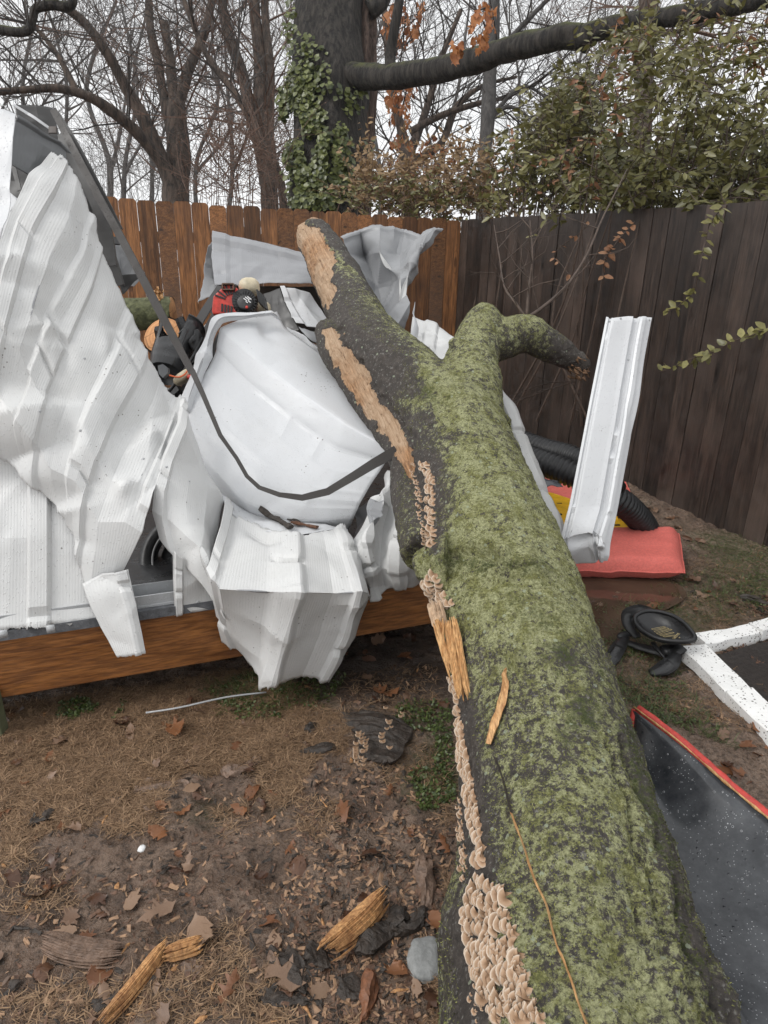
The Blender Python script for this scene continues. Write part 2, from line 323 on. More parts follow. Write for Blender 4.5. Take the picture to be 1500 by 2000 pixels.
#puddle([(560, 1300), (700, 1260), (850, 1270), (870, 1330), (760, 1390), (620, 1370)], .004)
#puddle([(430, 1590), (520, 1530), (560, 1600), (470, 1680), (400, 1660)], -.001)
# ------------------------------------------------------------------ fences
Wc = P(900, 430, 6.6); Wl = P(200, 385, 5.7); Wr = P(1500, 392, 3.67)
def fence(a, b, za, zb, m, bw, ear, face, root, seedn):
    a = np.array(a[:2]); b = np.array(b[:2]); L = np.linalg.norm(b-a); u = (b-a)/L; nrm = np.array([u[1], -u[0]]); n = int(L/bw)
    if nrm@(-(a+b)/2) < 0: nrm = -nrm
    r = random.Random(seedn); Vs = []; Cs = []; Fs = []; k = 0
    for i in range(n):
        s0 = i*bw+.0015; s1 = (i+1)*bw-.0015; zt = za+(zb-za)*(i/n)+r.uniform(-.008, .008); e = ear; o = r.uniform(-.004, .004); tl = r.uniform(-.001, .001)
        prof = [(s0, -.06), (s1, -.06), (s1+tl, zt-e), (s1-e+tl, zt), (s0+e+tl, zt), (s0+tl, zt-e)]
        t = r.random(); nz = 7
        # columns of the board split in height for the weathering mask
        f3 = [np.r_[a+u*s+nrm*(.009+o), z] for s, z in prof]; v, f = prism(f3, np.r_[-nrm*.018, 0])
        Vs.append(v); Fs.append((v, f)); gw = 0
        Cs.append(np.c_[np.full(len(v), t), np.where(v[:, 2] < .3, 1., 0)*r.choice([0, .0, 0, .5])*(face == 'b'), np.full(len(v), r.random())])
    V, F = join(Fs); o = obj('board_panel', V, F, m, root, col=np.vstack(Cs), smooth=False)
    rl = []
    for z in (.3, 1., 1.6):
        rl.append(box(np.r_[(a+b)/2-nrm*.028, z], np.r_[u*L/2, 0], np.r_[nrm*.018, 0], (0, 0, .045)))
    obj('rail', *join(rl[:1]), m, root, smooth=False, col=np.full((8, 3), .5)); obj('rail', *join(rl[1:2]), m, root, smooth=False, col=np.full((8, 3), .5)); obj('rail', *join(rl[2:]), m, root, smooth=False, col=np.full((8, 3), .5))
    for k in range(int(L/2.4)+1):
        q = a+u*min(L, k*2.4)-nrm*.095
        v, f = box(np.r_[q, .8], (.045, 0, 0), (0, .045, 0), (0, 0, .9)); obj('post', v, f, m, root, smooth=False, col=np.full((8, 3), .4))
ul = (Wl-Wc)[:2]; ul /= np.linalg.norm(ul)
fb = thing('wooden_fence', 'orange brown picket fence with clipped corners running along the back', 'fence', (Wc[0], Wc[1], 0))
Lw = Wc[:2]+ul*6.2
fence(Wc, Lw, Wc[2], Wc[2]+(Wl[2]-Wc[2])*6.2/np.linalg.norm((Wl-Wc)[:2]), MFB, .148, .022, 'b', fb, 3)
ur = (Wr-Wc)[:2]; ur /= np.linalg.norm(ur); Rw = Wc[:2]+ur*5.2
fr = thing('wooden_fence', 'dark stained flat topped board fence along the right side', 'fence', (Wr[0], Wr[1], 0))
fence(Wc[:2]+ur*.03, Rw, Wc[2], Wr[2]+.01, MFR, .142, .004, 'r', fr, 5)
def fd(x): return 1/(1/6.6+(x-900)/600*(1/3.67-1/6.6))
# ------------------------------------------------------------------ fallen log
def px(pts): return np.array([P(*q[:3]) for q in pts])
def remeshed(tubes, vox, sm=6):
    v, f = join(tubes); me = bpy.data.meshes.new('t'); me.from_pydata(v.tolist(), [], f); me.update()
    o = bpy.data.objects.new('t', me); COL.objects.link(o)
    r = o.modifiers.new('r', 'REMESH'); r.mode = 'VOXEL'; r.voxel_size = vox
    s = o.modifiers.new('s', 'SMOOTH'); s.iterations = sm; s.factor = .5
    dg = bpy.context.evaluated_depsgraph_get(); e = o.evaluated_get(dg); m2 = e.to_mesh()
    n = len(m2.vertices); V = np.empty(n*3); m2.vertices.foreach_get('co', V); N = np.empty(n*3); m2.vertices.foreach_get('normal', N)
    F = [list(p.vertices) for p in m2.polygons]; e.to_mesh_clear(); bpy.data.objects.remove(o); bpy.data.meshes.remove(me)
    return V.reshape(-1, 3), N.reshape(-1, 3), F
def limb(pts, m=6, seg=28, cap=True, wob=.0, s=0):
    w = px(pts); c = crom(np.c_[w, [q[3] for q in pts]], m); r = c[:, 3]*(1+wob*vn(c[:, :3]*5, s)); return tube(c[:, :3], r, seg, cap)
main = [(1140, 2000, 1.25, .258), (1112, 1750, 1.43, .236), (1083, 1550, 1.62, .218), (1045, 1350, 1.85, .218), (996, 1180, 2.1, .222), (957, 1050, 2.3, .213), (916, 930, 2.5, .205), (884, 840, 2.68, .20), (860, 790, 2.8, .17)]
w0 = P(*main[0][:3]); w1 = P(*main[1][:3]); t_ = (w0-w1)/np.linalg.norm(w0-w1); t_[2] *= .35
wm = np.vstack([w0+t_*2.0, w0+t_*.9, px(main)]); rr = [.30, .275]+[q[3] for q in main]
cm = crom(np.c_[wm, rr], 7)
T = [tube(cm[:, :3], cm[:, 3]*(1+.03*vn(cm[:, :3]*4, 3)), 40)]
T.append(limb([(900, 880, 2.62, .16), (858, 810, 2.75, .185), (802, 755, 2.87, .175), (734, 688, 3.05, .158), (690, 608, 3.35, .138), (650, 527, 3.65, .126), (612, 458, 3.95, .112)], wob=.05, s=2))
T.append(limb([(880, 920, 2.6, .14), (908, 840, 2.7, .155), (917, 760, 2.8, .140), (921, 710, 2.9, .118), (938, 655, 3.0, .104), (952, 618, 3.05, .085), (962, 604, 3.06, .045)], wob=.05, s=5))
T.append(limb([(945, 672, 3.0, .09), (985, 660, 3.04, .088), (1028, 656, 3.08, .080), (1075, 677, 3.12, .072), (1108, 696, 3.15, .060), (1132, 708, 3.18, .048), (1146, 714, 3.2, .028)], wob=.08, s=6))
T.append(limb([(634, 640, 3.22, .05), (662, 680, 3.12, .085), (708, 745, 2.98, .085), (752, 818, 2.83, .08), (796, 890, 2.68, .08), (815, 980, 2.5, .09), (838, 1080, 2.25, .09)], wob=.15, s=8))
T.append(limb([(880, 1105, 2.1, .11), (830, 1108, 2.12, .055), (812, 1112, 2.12, .032)], s=9))
T.append(limb([(905, 690, 2.85, .07), (890, 676, 2.85, .045), (880, 680, 2.85, .02)], s=3))
T.append(limb([(975, 830, 2.7, .07), (990, 820, 2.72, .03)], s=3))
T.append(limb([(935, 1400, 1.74, .06), (945, 1520, 1.66, .07), (968, 1680, 1.50, .09), (972, 1790, 1.42, .12), (978, 1900, 1.36, .128), (990, 2050, 1.27, .135)], wob=.1, s=11))
T.append(limb([(1160, 1450, 1.80, .06), (1215, 1600, 1.66, .085), (1262, 1760, 1.52, .09), (1325, 2000, 1.36, .10)], wob=.12, s=12))
V, N, F = remeshed(T, .0085, 6)
x, y, d = proj(V); d = np.maximum(d, .3); nj = 26/d*np.clip(d-.5, .3, 3); xr, yr = x, y; x = x+9*vn(V*16, 1)+5*vn(V*45, 2); y = y+9*vn(V*16, 3)+5*vn(V*45, 4); face = ((V-CC)*N).sum(1) < 0
def line(pl, w): return np.exp(-(dpoly(x, y, pl)/w)**2)*face
WP = [(578, 468), (590, 440), (610, 436), (622, 445), (634, 470), (655, 508), (650, 530), (640, 545), (658, 575), (640, 590), (630, 618), (600, 560), (580, 520), (560, 480), (560, 425), (600, 415)]
WS = [(622, 640), (646, 632), (674, 668), (706, 715), (746, 790), (790, 850), (806, 880), (806, 940), (784, 905), (740, 848), (694, 780), (650, 708)]
wood_ = np.zeros(len(V)); wood_[(inpoly(x, y, WP) | inpoly(x, y, WS)) & face] = 1
endc = (V-P(612, 458, 3.95))@((P(612, 458, 3.95)-P(655, 525, 3.65))/np.linalg.norm(P(612, 458, 3.95)-P(655, 525, 3.65))) > -.04
wood_[endc & (x < 640) & (y < 500)] = 1
# bark strips that have come off with the small end
bl = .55+.5*np.clip((y-700)/260, -1, 1)*.7
bl = np.clip(bl, 0, 1)
lf = np.clip((830+.42*(y-760)-x)/170, 0, 1)*(y > 640)*np.clip((1150-y)/250, 0, 1); moss = bl-.85*lf
st = (x < 850) & (y < 830) & (x-.9*y < 215); moss[st] = .28+.42*np.clip((x-(.82*y+205))[st]/50, 0, 1)
br = (x > 860) & (y < 840); moss[br] = .82; br2 = (x > 1060) & (y < 740); moss[br2] = .82-.012*(x[br2]-1060)
moss = np.where(y > 1250, .72, moss)
moss += .22*np.clip(N[:, 2], -1, 1)-.10
moss -= .85*np.maximum(line([(890, 1380), (905, 1500), (925, 1620), (940, 1740)], 26), line([(905, 1800), (930, 1990)], 30))+.6*line([(835, 905), (838, 1000), (850, 1070)], 22)+.5*line([(1340, 1750), (1430, 2000)], 6)
moss += .5*line([(830, 740), (860, 780), (800, 790)], 26)+.35*line([(840, 1080), (900, 1130), (860, 1190)], 50)
dkm = np.clip(1.1*line([(1100, 1320), (1150, 1365), (1120, 1420)], 44)*(.55+1.6*fbm(V*11, 3, 15))+.9*line([(1230, 1420), (1290, 1620), (1400, 1950)], 24)+.7*line([(1030, 1170), (1100, 1250), (1150, 1330)], 46)*(.5+.8*fbm(V*14, 3, 5))+.6*line([(820, 760), (850, 775)], 24)+.6*line([(860, 1100), (1060, 1110)], 20), 0, 1)  # dark moss patches; shading along the transverse bark folds is painted in too
g = -.020*line([(895, 1092), (930, 1078), (975, 1095), (1000, 1112)], 7)-.026*line([(952, 1112), (1010, 1105), (1060, 1112)], 6)+.026*line([(900, 1080), (940, 1065), (985, 1080)], 10)+.028*line([(960, 1126), (1010, 1120), (1060, 1126)], 9)
g += .018*line([(860, 1150), (900, 1180)], 30)*(.6+1.6*np.abs(fbm(V*30, 3, 4)))+.02*line([(1018, 1285)]*1+[(1019, 1287)], 10)-.014*line([(990, 1275), (1000, 1300), (1040, 1300)], 8)
for pl, w, a in (([(1195, 1450), (1225, 1560), (1262, 1680), (1300, 1820), (1340, 1930)], 5, -.016), ([(1215, 1445), (1262, 1560), (1310, 1700), (1350, 1830), (1400, 1960)], 5, -.020), ([(1240, 1500), (1290, 1640), (1335, 1760)], 9, .010), ([(1225, 1690), (1260, 1810), (1300, 1930)], 7, -.013), ([(1260, 1850), (1300, 1980)], 6, -.013), ([(700, 700), (745, 770), (800, 850)], 4, -.012), ([(660, 640), (690, 690), (720, 740)], 5, -.014)): g += a*line(pl, w)
g -= .007*wood_+.010*wood_*np.abs(fbm(V*np.array([40, 12, 40.]), 3, 7))
rough_ = 1+3.2*line([(1270, 1830), (1400, 1990)], 75)+1.5*line([(820, 750), (870, 780)], 26)+.8*line([(860, 1110), (1060, 1120)], 40)
disp = .018*fbm(V*3, 3, 1)+.010*fbm(V*13, 3, 2)*rough_+.006*fbm(V*44, 3, 3)*rough_-.012*np.clip(.12-np.abs(fbm(V*np.array([9, 3, 9.]), 3, 12)), 0, .12)/.12*np.clip((x-1080)/160, 0, 1)*np.clip((y-1300)/300, 0, 1)+g
V2 = V+N*disp[:, None]
log = thing('fallen_tree', 'huge green mossy fallen trunk lying across the crushed white shed', 'fallen tree', (w0[0], w0[1], 0))
wood_s = wood_
trunk = obj('trunk', V2, F, MLOG, log, col=np.c_[np.clip(moss, 0, 1), wood_s, dkm])
bvh = BVHTree.FromPolygons(V2.tolist(), F)
def hit(X, Y):
    v = P(X, Y, 1)-CC; v /= np.linalg.norm(v); h = bvh.ray_cast(Vector(CC), Vector(v))
    return (np.array(h[0]), np.array(h[1])) if h[0] else (None, None)
# moss tufts
def cards(pts, nrm, size, lift=.4, seed=0, asp=.5):
    r = np.random.RandomState(seed); n = len(pts); q = r.normal(size=(n, 3)); q -= (q*nrm).sum(1)[:, None]*nrm; q /= np.linalg.norm(q, axis=1)[:, None]+1e-9
    s = size*r.uniform(.5, 1.3, (n, 1)); tip = q*s+nrm*s*lift*r.uniform(.3, 2, (n, 1)); side = np.cross(nrm, q)*s*asp*.5
    V = np.stack([pts-side, pts+side, pts+tip+side*.3, pts+tip-side*.3], 1).reshape(-1, 3); k = np.arange(n)[:, None]*4; return V, k+np.array([[0, 1, 2, 3]])
sel = np.where(face & (moss > .35) & (wood_ < .5) & (fbm(V*18, 3, 2)+.25+dkm*.3 > 0) & (y < 2080) & (y > 560))[0]; sel = sel[rs.choice(len(sel), min(len(sel), 22000), replace=False)]
mv, mf_ = cards(V2[sel], N[sel], .0032, .6, 2, .9); mm = leafmat('moss_tuft', (.07, .08, .015), (.30, .30, .10), .8)
mt = obj('moss', mv, mf_, mm, log, col=np.repeat(np.c_[np.clip(rs.uniform(0, 1, len(sel))*.9-.7*dkm[sel], 0, 1)], 4, axis=0)*np.ones((1, 3))); mt['kind'] = 'stuff'
# bracket fungi
def fungmat():
    m = M('bracket_fungus', rough=.75); at, sp = m.attr(); c = m.ramp(sp[0], [(.0, (.10, .05, .025)), (.3, (.24, .14, .075)), (.6, (.34, .215, .13)), (.8, (.38, .255, .165)), (.97, (.58, .48, .38)), (1, (.64, .56, .47))])
    m.set(col=c); m.bump(m.noise(200, 3), .4, .003); return m.m
MFU = fungmat()
def shell(k):
    r = random.Random(k); V = [(0, 0, 0)]; c = [.1]; F = []; ns = 11; nr = 4; lob = [1+.055*r.uniform(-1, 1)+.05*math.sin(_*1.6+k) for _ in range(ns)]
    for j in range(1, nr+1):
        for i in range(ns):
            a = math.pi*(i/(ns-1)-.5)*1.25; q = j/nr*lob[i]; V.append((math.sin(a)*q, math.cos(a)*q*.95, .16*math.sin(q*2.4)+.015*r.uniform(-1, 1)-.3*max(0, q-.85))); c.append(j/nr)
    for i in range(ns-1):
        F.append([0, 1+i, 2+i])
        for j in range(nr-1): a = 1+j*ns+i; F.append([a, a+ns, a+ns+1, a+1])
    n = len(V); V += [(vx*.93, vy*.93, vz-.07) for vx, vy, vz in V]; c += [.0 if q < .9 else .6 for q in c]; F += [[n+i for i in f[::-1]] for f in F]
    for i in range(ns-1): a = 1+(nr-1)*ns+i; F.append([a, a+n, a+1+n, a+1])
    return np.array(V), F, np.array(c)
SH = [shell(k) for k in range(6)]
cl = []
def along(pl, n, w, s): 
    for _ in range(n):
        i = rnd.randrange(len(pl)-1); t = rnd.random(); cl.append((pl[i][0]+(pl[i+1][0]-pl[i][0])*t+rnd.uniform(-w, w), pl[i][1]+(pl[i+1][1]-pl[i][1])*t+rnd.uniform(-4, 4), rnd.uniform(*s)))
along([(828, 905), (842, 940), (840, 990), (842, 1040), (843, 1070)], 85, 8, (.011, .017)); along([(805, 905), (815, 960), (822, 1020), (832, 1060)], 60, 6, (.005, .010))
for _ in range(80): cl.append((*samp([(800, 1150), (850, 1118), (862, 1150), (885, 1180), (868, 1192), (830, 1185), (808, 1165)]), rnd.uniform(.012, .019)))
along([(883, 1325), (893, 1400), (905, 1470), (918, 1540), (930, 1610), (940, 1690)], 190, 8, (.009, .016)); along([(868, 1440), (884, 1500), (893, 1570), (902, 1640), (910, 1730)], 90, 6, (.003, .009))
for _ in range(330): cl.append((*samp([(942, 1715), (985, 1738), (1003, 1810), (1018, 1880), (1035, 1950), (1062, 1998), (1000, 1998), (955, 1995), (925, 1900), (908, 1790), (918, 1748)]), rnd.choice([rnd.uniform(.006, .011), rnd.uniform(.010, .018)])))
for _ in range(90): cl.append((*samp([(1010, 1850), (1060, 1999), (920, 1999), (905, 1800)]), rnd.uniform(.002, .006)))
meshes = []; rest = []
for X_, Y_, s in cl:
    h, nn = hit(X_, Y_)
    if h is None: continue
    out = nn*.30-CR*.35-CU*.75+rs.normal(size=3)*.26; out /= np.linalg.norm(out)
    z = -CF*.8+nn*.3+CU*.55+rs.normal(size=3)*.16; z -= out*(z@out); z /= np.linalg.norm(z); xx = np.cross(out, z); k = rnd.randrange(6); meshes.append((s, h-out*.003+nn*.003, xx, out, z, k))
meshes.sort(key=lambda q: -q[0]); shm = []
for k in range(6):
    v, f, c = SH[k]; me = bpy.data.meshes.new('bracket_fungus'); me.from_pydata(v.tolist(), [], f); a = me.color_attributes.new('mask', 'FLOAT_COLOR', 'POINT'); a.data.foreach_set('color', np.c_[c, c, c, c*0+1].ravel()); me.materials.append(MFU); shm.append(me)
lb = wo(log); RV = []; RC = []
for i, (s, h, a, b, c_, k) in enumerate(meshes):
    if i < 99:
        o = bpy.data.objects.new('bracket_fungus', shm[k]); COL.objects.link(o); o.parent = log; h = h-lb
        o.matrix_local = Matrix(((a[0]*s, b[0]*s, c_[0]*s, h[0]), (a[1]*s, b[1]*s, c_[1]*s, h[1]), (a[2]*s, b[2]*s, c_[2]*s, h[2]), (0, 0, 0, 1)))
    else:
        v, f, cc = SH[k]; RV.append((h+(v[:, :1]*a+v[:, 1:2]*b+v[:, 2:]*c_)*s, f)); RC.append(cc)
v, f = join(RV); o = obj('fungus_colony', v, f, MFU, log, col=np.concatenate(RC)[:, None]*np.ones((1, 3))); o['kind'] = 'stuff'
# split wood on the left flank, curling sliver and long hairline splinter
def onlog(pts, lift=.006):
    r = []
    for X_, Y_ in pts:
        h, n_ = hit(X_, Y_)
        r.append(h+n_*lift if h is not None else None)
    ds = [proj(q)[2] for q in r if q is not None]; md = sum(ds)/len(ds) if ds else 1.9
    return np.array([q if q is not None else P(X_, Y_, md) for q, (X_, Y_) in zip(r, pts)])
def strip(pl, w, lift, th, m, name, lab=None, m_=4):
    q = crom([(a, b, 0) for a, b in pl], m_)[:, :2]; ww = np.interp(np.linspace(0, 1, len(q)), np.linspace(0, 1, len(w)), w); t = np.gradient(q, axis=0); t /= np.linalg.norm(t, axis=1)[:, None]; n_ = np.c_[-t[:, 1], t[:, 0]]
    n_ = n_*(ww*(1+.25*vn(np.c_[q*.15, q[:, 0]*0], 4)))[:, None]; A = onlog([tuple(v) for v in q-n_], lift); B = onlog([tuple(v) for v in q+n_], lift); C_ = onlog([tuple(v) for v in q], lift+.006)
    V = np.stack([A, C_, B], 1).reshape(-1, 3); F = []
    for i in range(len(q)-1):
        for j in (0, 1): a = i*3+j; F.append([a, a+1, a+4, a+3])
    return obj(name, V, F, m, log, thick=th, off=0, smooth=False, label=lab)
def fibres(name, lab, n, fa, fb, rad, m, seed):
    r = random.Random(seed); tt = []
    for k in range(n):
        u = k/(n-1); a = np.array(fa(u, r)); b = np.array(fb(u, r)); q = [a+(b-a)*t for t in np.linspace(0, 1, 9)]; w_ = [P(q_[0]+r.uniform(-.8, .8), q_[1], q_[2]+r.uniform(-.004, .004)) for q_ in q]; tt.append(tube(w_, np.array([.35, .9, 1, 1, 1, 1, .9, .8, .1])*rad*r.uniform(.7, 1.3), 5, True, 1.5))
    return obj(name, *join(tt), m, log, smooth=False, label=lab)
fibres('split_wood', 'jagged slab of fresh yellow split wood', 22, lambda u, r: (845+46*u, 1216-7*u+r.uniform(-6, 6), 1.90-.03*u), lambda u, r: (880+r.uniform(-2, 2), 1318+r.uniform(-30, 22), 1.80) if u < .3 else ((862+40*(u-.3), 1275+r.uniform(-8, 14), 1.83) if u < .45 else (891+28*(u-.45)/.55, 1366+r.uniform(-9, 5), 1.73)), .0042, MSPL, 5)
fibres('split_wood', None, 12, lambda u, r: (836+24*u, 1176+r.uniform(-5, 5), 1.96), lambda u, r: (848+26*u, 1222+r.uniform(-8, 8), 1.91), .004, MPALE, 6)
strip([(986, 1312), (990, 1345), (982, 1385), (970, 1418), (960, 1455)], [1, 5, 6, 7, 4], .008, .006, MSPL, 'bark_sliver', 'curled tan sliver of inner bark')
strip([(968, 1480), (985, 1530), (1000, 1590)], [.7, .9, .7], .001, .002, MBARK, 'crack'); strip([(1000, 1590), (1022, 1650), (1045, 1720), (1068, 1770), (1085, 1840), (1110, 1900), (1130, 1960), (1150, 2010)], [.6, 1.3, .7, 1.2], .001, .002, MSPL, 'crack')
# sprouting twigs
def twigs(base, dirs, seed, r0=.006, L=.5, depth=3, up=.25, spread=.55, seg=4, n0=7, nk=(3, 6)):
    r = random.Random(seed); out = []
    def go(p, d, L, rad, dep):
        n = max(3, int(n0*(.6 if dep < depth else 1))); pts = [p]; dd = d; kids = []
        for i in range(n):
            dd = dd+np.array([r.gauss(0, .13), r.gauss(0, .13), r.gauss(0, .10)+up*.10]); dd /= np.linalg.norm(dd); pts.append(pts[-1]+dd*L/n); kids.append((pts[-1], dd))
        out.append(tube(pts, np.linspace(rad, rad*.35, len(pts)), seg, False))
        if dep > 0:
            for _ in range(r.randint(*nk)):
                i = r.randrange(1, n); kp, kd = kids[i]; q = np.array([r.gauss(0, 1), r.gauss(0, 1), r.gauss(0, .8)]); q -= kd*(q@kd); q /= np.linalg.norm(q)
                nd = kd*(1-spread*.5)+q*spread; nd[2] += up*.3; nd /= np.linalg.norm(nd); go(kp, nd, L*r.uniform(.35, .65), rad*.55*(1-.4*i/n), dep-1)
    for d, l in dirs: go(np.array(base, float), np.array(d, float)/np.linalg.norm(d), l, r0, depth)
    return join(out)
b0 = P(1030, 622, 3.05)
mid = crom(px([(1028, 622, 3.04), (1060, 600, 3.1), (1105, 560, 3.2), (1145, 500, 3.3), (1175, 430, 3.4), (1200, 380, 3.5), (1225, 330, 3.6)]), 4); tt = [tube(mid, np.linspace(.009, .003, len(mid)), 6)]
for q, s in (([(1028, 622, 3.04), (1005, 590, 3.05), (985, 560, 3.1), (975, 500, 3.15), (965, 440, 3.2)], 1), ([(1028, 622, 3.04), (1033, 560, 3.05), (1040, 500, 3.05), (1035, 430, 3.1)], 2)):
    c_ = crom(px(q), 4); tt.append(tube(c_, np.linspace(.008, .002, len(c_)), 5)); 
    for i in range(3, len(c_), 2): tt.append(twigs(c_[i], [((rnd.gauss(0, 1), rnd.gauss(0, .4), .6), .22)], rnd.random(), .0028, depth=2, nk=(2, 3)))
for i in range(3, 18, 3): tt.append(twigs(mid[i], [((rnd.gauss(0, 1), rnd.gauss(0, .4), .5), .24)], rnd.random(), .0028, depth=2, nk=(2, 3)))
obj('sprout', *join(tt), MTW, log)
tt = [twigs(P(1125, 745, 3.2), [((-1, .2, -.35), .42), ((-.8, .2, -.1), .38), ((.1, 0, -1), .25)], 4, .003, depth=2, nk=(3, 4), up=-.1)]; obj('dangling_twig', *join(tt), MTW, log)
tt = []
for _ in range(60): q = P(rnd.uniform(1105, 1146), rnd.uniform(690, 738), rnd.uniform(3.1, 3.2)); e = q+CR*rnd.uniform(.02, .055)+np.array([0, 0, rnd.uniform(-.04, .0)]); tt.append(tube([q, q*.4+e*.6], [.006, .001], 4))
obj('torn_wood', *join(tt), plain('torn_wood_brown', (.13, .07, .035), .8, .5, 60, .8), log)
# ------------------------------------------------------------------ crushed shed
def sheet(name, cols, m, parent, m2=None, ribs=(), nu=24, nv=14, curve=.12, crump=.002, sm=0, th=.0016, jag=(0, 0, 0, 0), u0=0., dents=(), label=None, seed=0, rv=(), ncr=None, cram=.22):
    n = len(cols); k = max(len(c) for c in cols)
    cp = np.array([[P(*q) for q in c] for c in cols])              # n x k x 3
    def interp(A, m_, ax):
        A = np.moveaxis(A, ax, 0); L = A.shape[0]; t = np.linspace(0, L-1, (L-1)*m_+1); i = np.minimum(t.astype(int), L-2); f = (t-i)[:, None, None]
        e = np.concatenate([2*A[:1]-A[1:2], A, 2*A[-1:]-A[-2:-1]]); a, b, c, d = e[i], e[i+1], e[i+2], e[i+3]
        cr = .5*(2*b+(c-a)*f+(2*a-5*b+4*c-d)*f*f+(3*b-a-3*c+d)*f**3); li = b+(c-b)*f
        return np.moveaxis(li+(cr-li)*curve, 0, ax)
    S = interp(interp(cp, nu, 0), nv, 1)
    for _ in range(sm):
        Q = S.copy(); Q[1:-1] = (S[:-2]+2*S[1:-1]+S[2:])/4; S = Q.copy(); S[:, 1:-1] = (Q[:, :-2]+2*Q[:, 1:-1]+Q[:, 2:])/4
    nu_, nv_ = S.shape[:2]; du = np.gradient(S, axis=0); dv = np.gradient(S, axis=1); N = np.cross(du, dv); N /= np.linalg.norm(N, axis=2)[..., None]+1e-12
    sg = np.sign(((S-CC)*N).sum(2).mean()); N = -N*sg
    ug = np.linspace(0, n-1, nu_)[:, None]*np.ones((1, nv_)); vg = np.linspace(0, k-1, nv_)[None]*np.ones((nu_, 1)); h = np.zeros((nu_, nv_))
    for q in ribs:
        c, w, hh = q[:3]; v0, v1 = (q[3], q[4]) if len(q) > 3 else (-1, 99)
        kk = 1-.9*np.exp(-((vg-(k-1)*((c*.37+.31) % 1))/.07)**2)-.9*np.exp(-((vg-(k-1)*((c*.61+.72) % 1))/.06)**2); h += hh*np.clip(3.4*(1-np.abs(ug-c)/w), 0, 1)*np.clip(np.minimum(vg-v0, v1-vg)*6, 0, 1)*kk
    for c, w, hh in rv: h += hh*np.clip(1.7-1.7*np.abs(vg-c)/w, 0, 1)
    for (cu, cv, a, b, hh) in dents: h += hh*np.exp(-((ug-cu)/a)**2-((vg-cv)/b)**2)
    pf = S.reshape(-1, 3); nz = (np.abs(vn(pf*5+seed*3.1, seed))*1.6-.5+.6*np.abs(vn(pf*13+seed, seed+1))).reshape(nu_, nv_); h += crump*nz
    rc = np.random.RandomState(seed*7+3); ext = np.linalg.norm(pf.max(0)-pf.min(0)); Q2 = S
    for _ in range(int(ncr if ncr is not None else 4+ext*9)):
        i_, j_ = rc.randint(nu_), rc.randint(nv_); c0 = S[i_, j_]; a_ = rc.uniform(0, math.pi); tu = du[i_, j_]/(np.linalg.norm(du[i_, j_])+1e-9); tv = dv[i_, j_]/(np.linalg.norm(dv[i_, j_])+1e-9); dn = tu*math.cos(a_)+tv*math.sin(a_); sz = rc.uniform(.04, .16)*min(1, ext+.3)
        D = S-c0; h += cram*rc.choice([-1, 1])*rc.uniform(.3, 1)*np.abs(D@dn)*np.exp(-(D**2).sum(2)/sz**2)
    S = S+N*h[..., None]
    jg = vn(np.c_[np.arange(max(nu_, nv_))*.35, np.zeros(max(nu_, nv_)), np.full(max(nu_, nv_), seed)], 9)+.6*vn(np.c_[np.arange(max(nu_, nv_))*1.1, np.zeros(max(nu_, nv_)), np.full(max(nu_, nv_), seed)], 8)
    dv = np.gradient(S, axis=1); du = np.gradient(S, axis=0)
    S[:, 0] += dv[:, 0]*jag[0]*jg[:nu_, None]; S[:, -1] += dv[:, -1]*jag[1]*jg[:nu_, None]; S[0] += du[0]*jag[2]*jg[:nv_, None]; S[-1] += du[-1]*jag[3]*jg[:nv_, None]
    lu = np.r_[0, np.cumsum(np.linalg.norm(np.diff(cp, axis=0), axis=2).mean(1))]; U_ = np.interp(ug[:, 0], np.arange(n), lu)[:, None]*np.ones((1, nv_))+u0
    lv = np.r_[0, np.cumsum(np.linalg.norm(np.diff(cp, axis=1), axis=2).mean(0))]; V_ = np.interp(vg[0], np.arange(k), lv)[None]*np.ones((nu_, 1))
    ii = (np.arange(nu_-1)[:, None]*nv_+np.arange(nv_-1)[None]).ravel(); F = np.c_[ii, ii+1, ii+1+nv_, ii+nv_]
    if sg < 0: F = F[:, ::-1]
    # faces wound so that the outer (first) material points to the sheet's outside
    return obj(name, S.reshape(-1, 3), F, m, parent, uv=np.c_[U_.ravel(), V_.ravel()], thick=th, off=-1 if True else 0, m2=m2, label=label, sharp=11)
def Z(pts, d): return [(x, y, (d if not hasattr(d, '__len__') else np.interp(i/(len(pts)-1), np.linspace(0, 1, len(d)), d))) for i, (x, y) in enumerate(pts)]
shed = thing('collapsed_shed', 'white ribbed metal shed crushed and folded on its timber base under the fallen trunk', 'shed', (-.7, 2.5, .33))
# timber base (a thing of its own: the shed is bolted to it but its beam is a separate frame)
base = thing('timber_platform', 'orange brown timber platform beam carrying the crushed metal shed', 'platform', (-.7, 2.4, 0))
A0 = G(-160, 1392, .13); A1 = G(480, 1281, .13); A0[2] = A1[2] = .13
dr = (A1-A0); dr[2] = 0; dr /= np.linalg.norm(dr); bk = np.array([-dr[1], dr[0], 0]); 
Bend = A1+dr*1.36; Ln = np.linalg.norm(Bend-A0)
v, f = box((A0+Bend)/2+bk*.022+np.array([0, 0, .112]), dr*Ln/2, bk*.022, (0, 0, .112)); bev(obj('beam', v, f, MBEAM, base, smooth=False), .005)
v, f = box((A0+Bend)/2+bk*.93+np.array([0, 0, .21]), dr*(Ln/2-.01), bk*.88, (0, 0, .012)); obj('deck', v, f, MPLA, base, smooth=False)  # floor coloured black to paint in the shade of the interior
for s in (A0, Bend-dr*.044): v, f = box(s+dr*.022+bk*.95+np.array([0, 0, .095]), dr*.022, bk*.9, (0, 0, .095)); obj('side_beam', v, f, MBEAM, base, smooth=False)
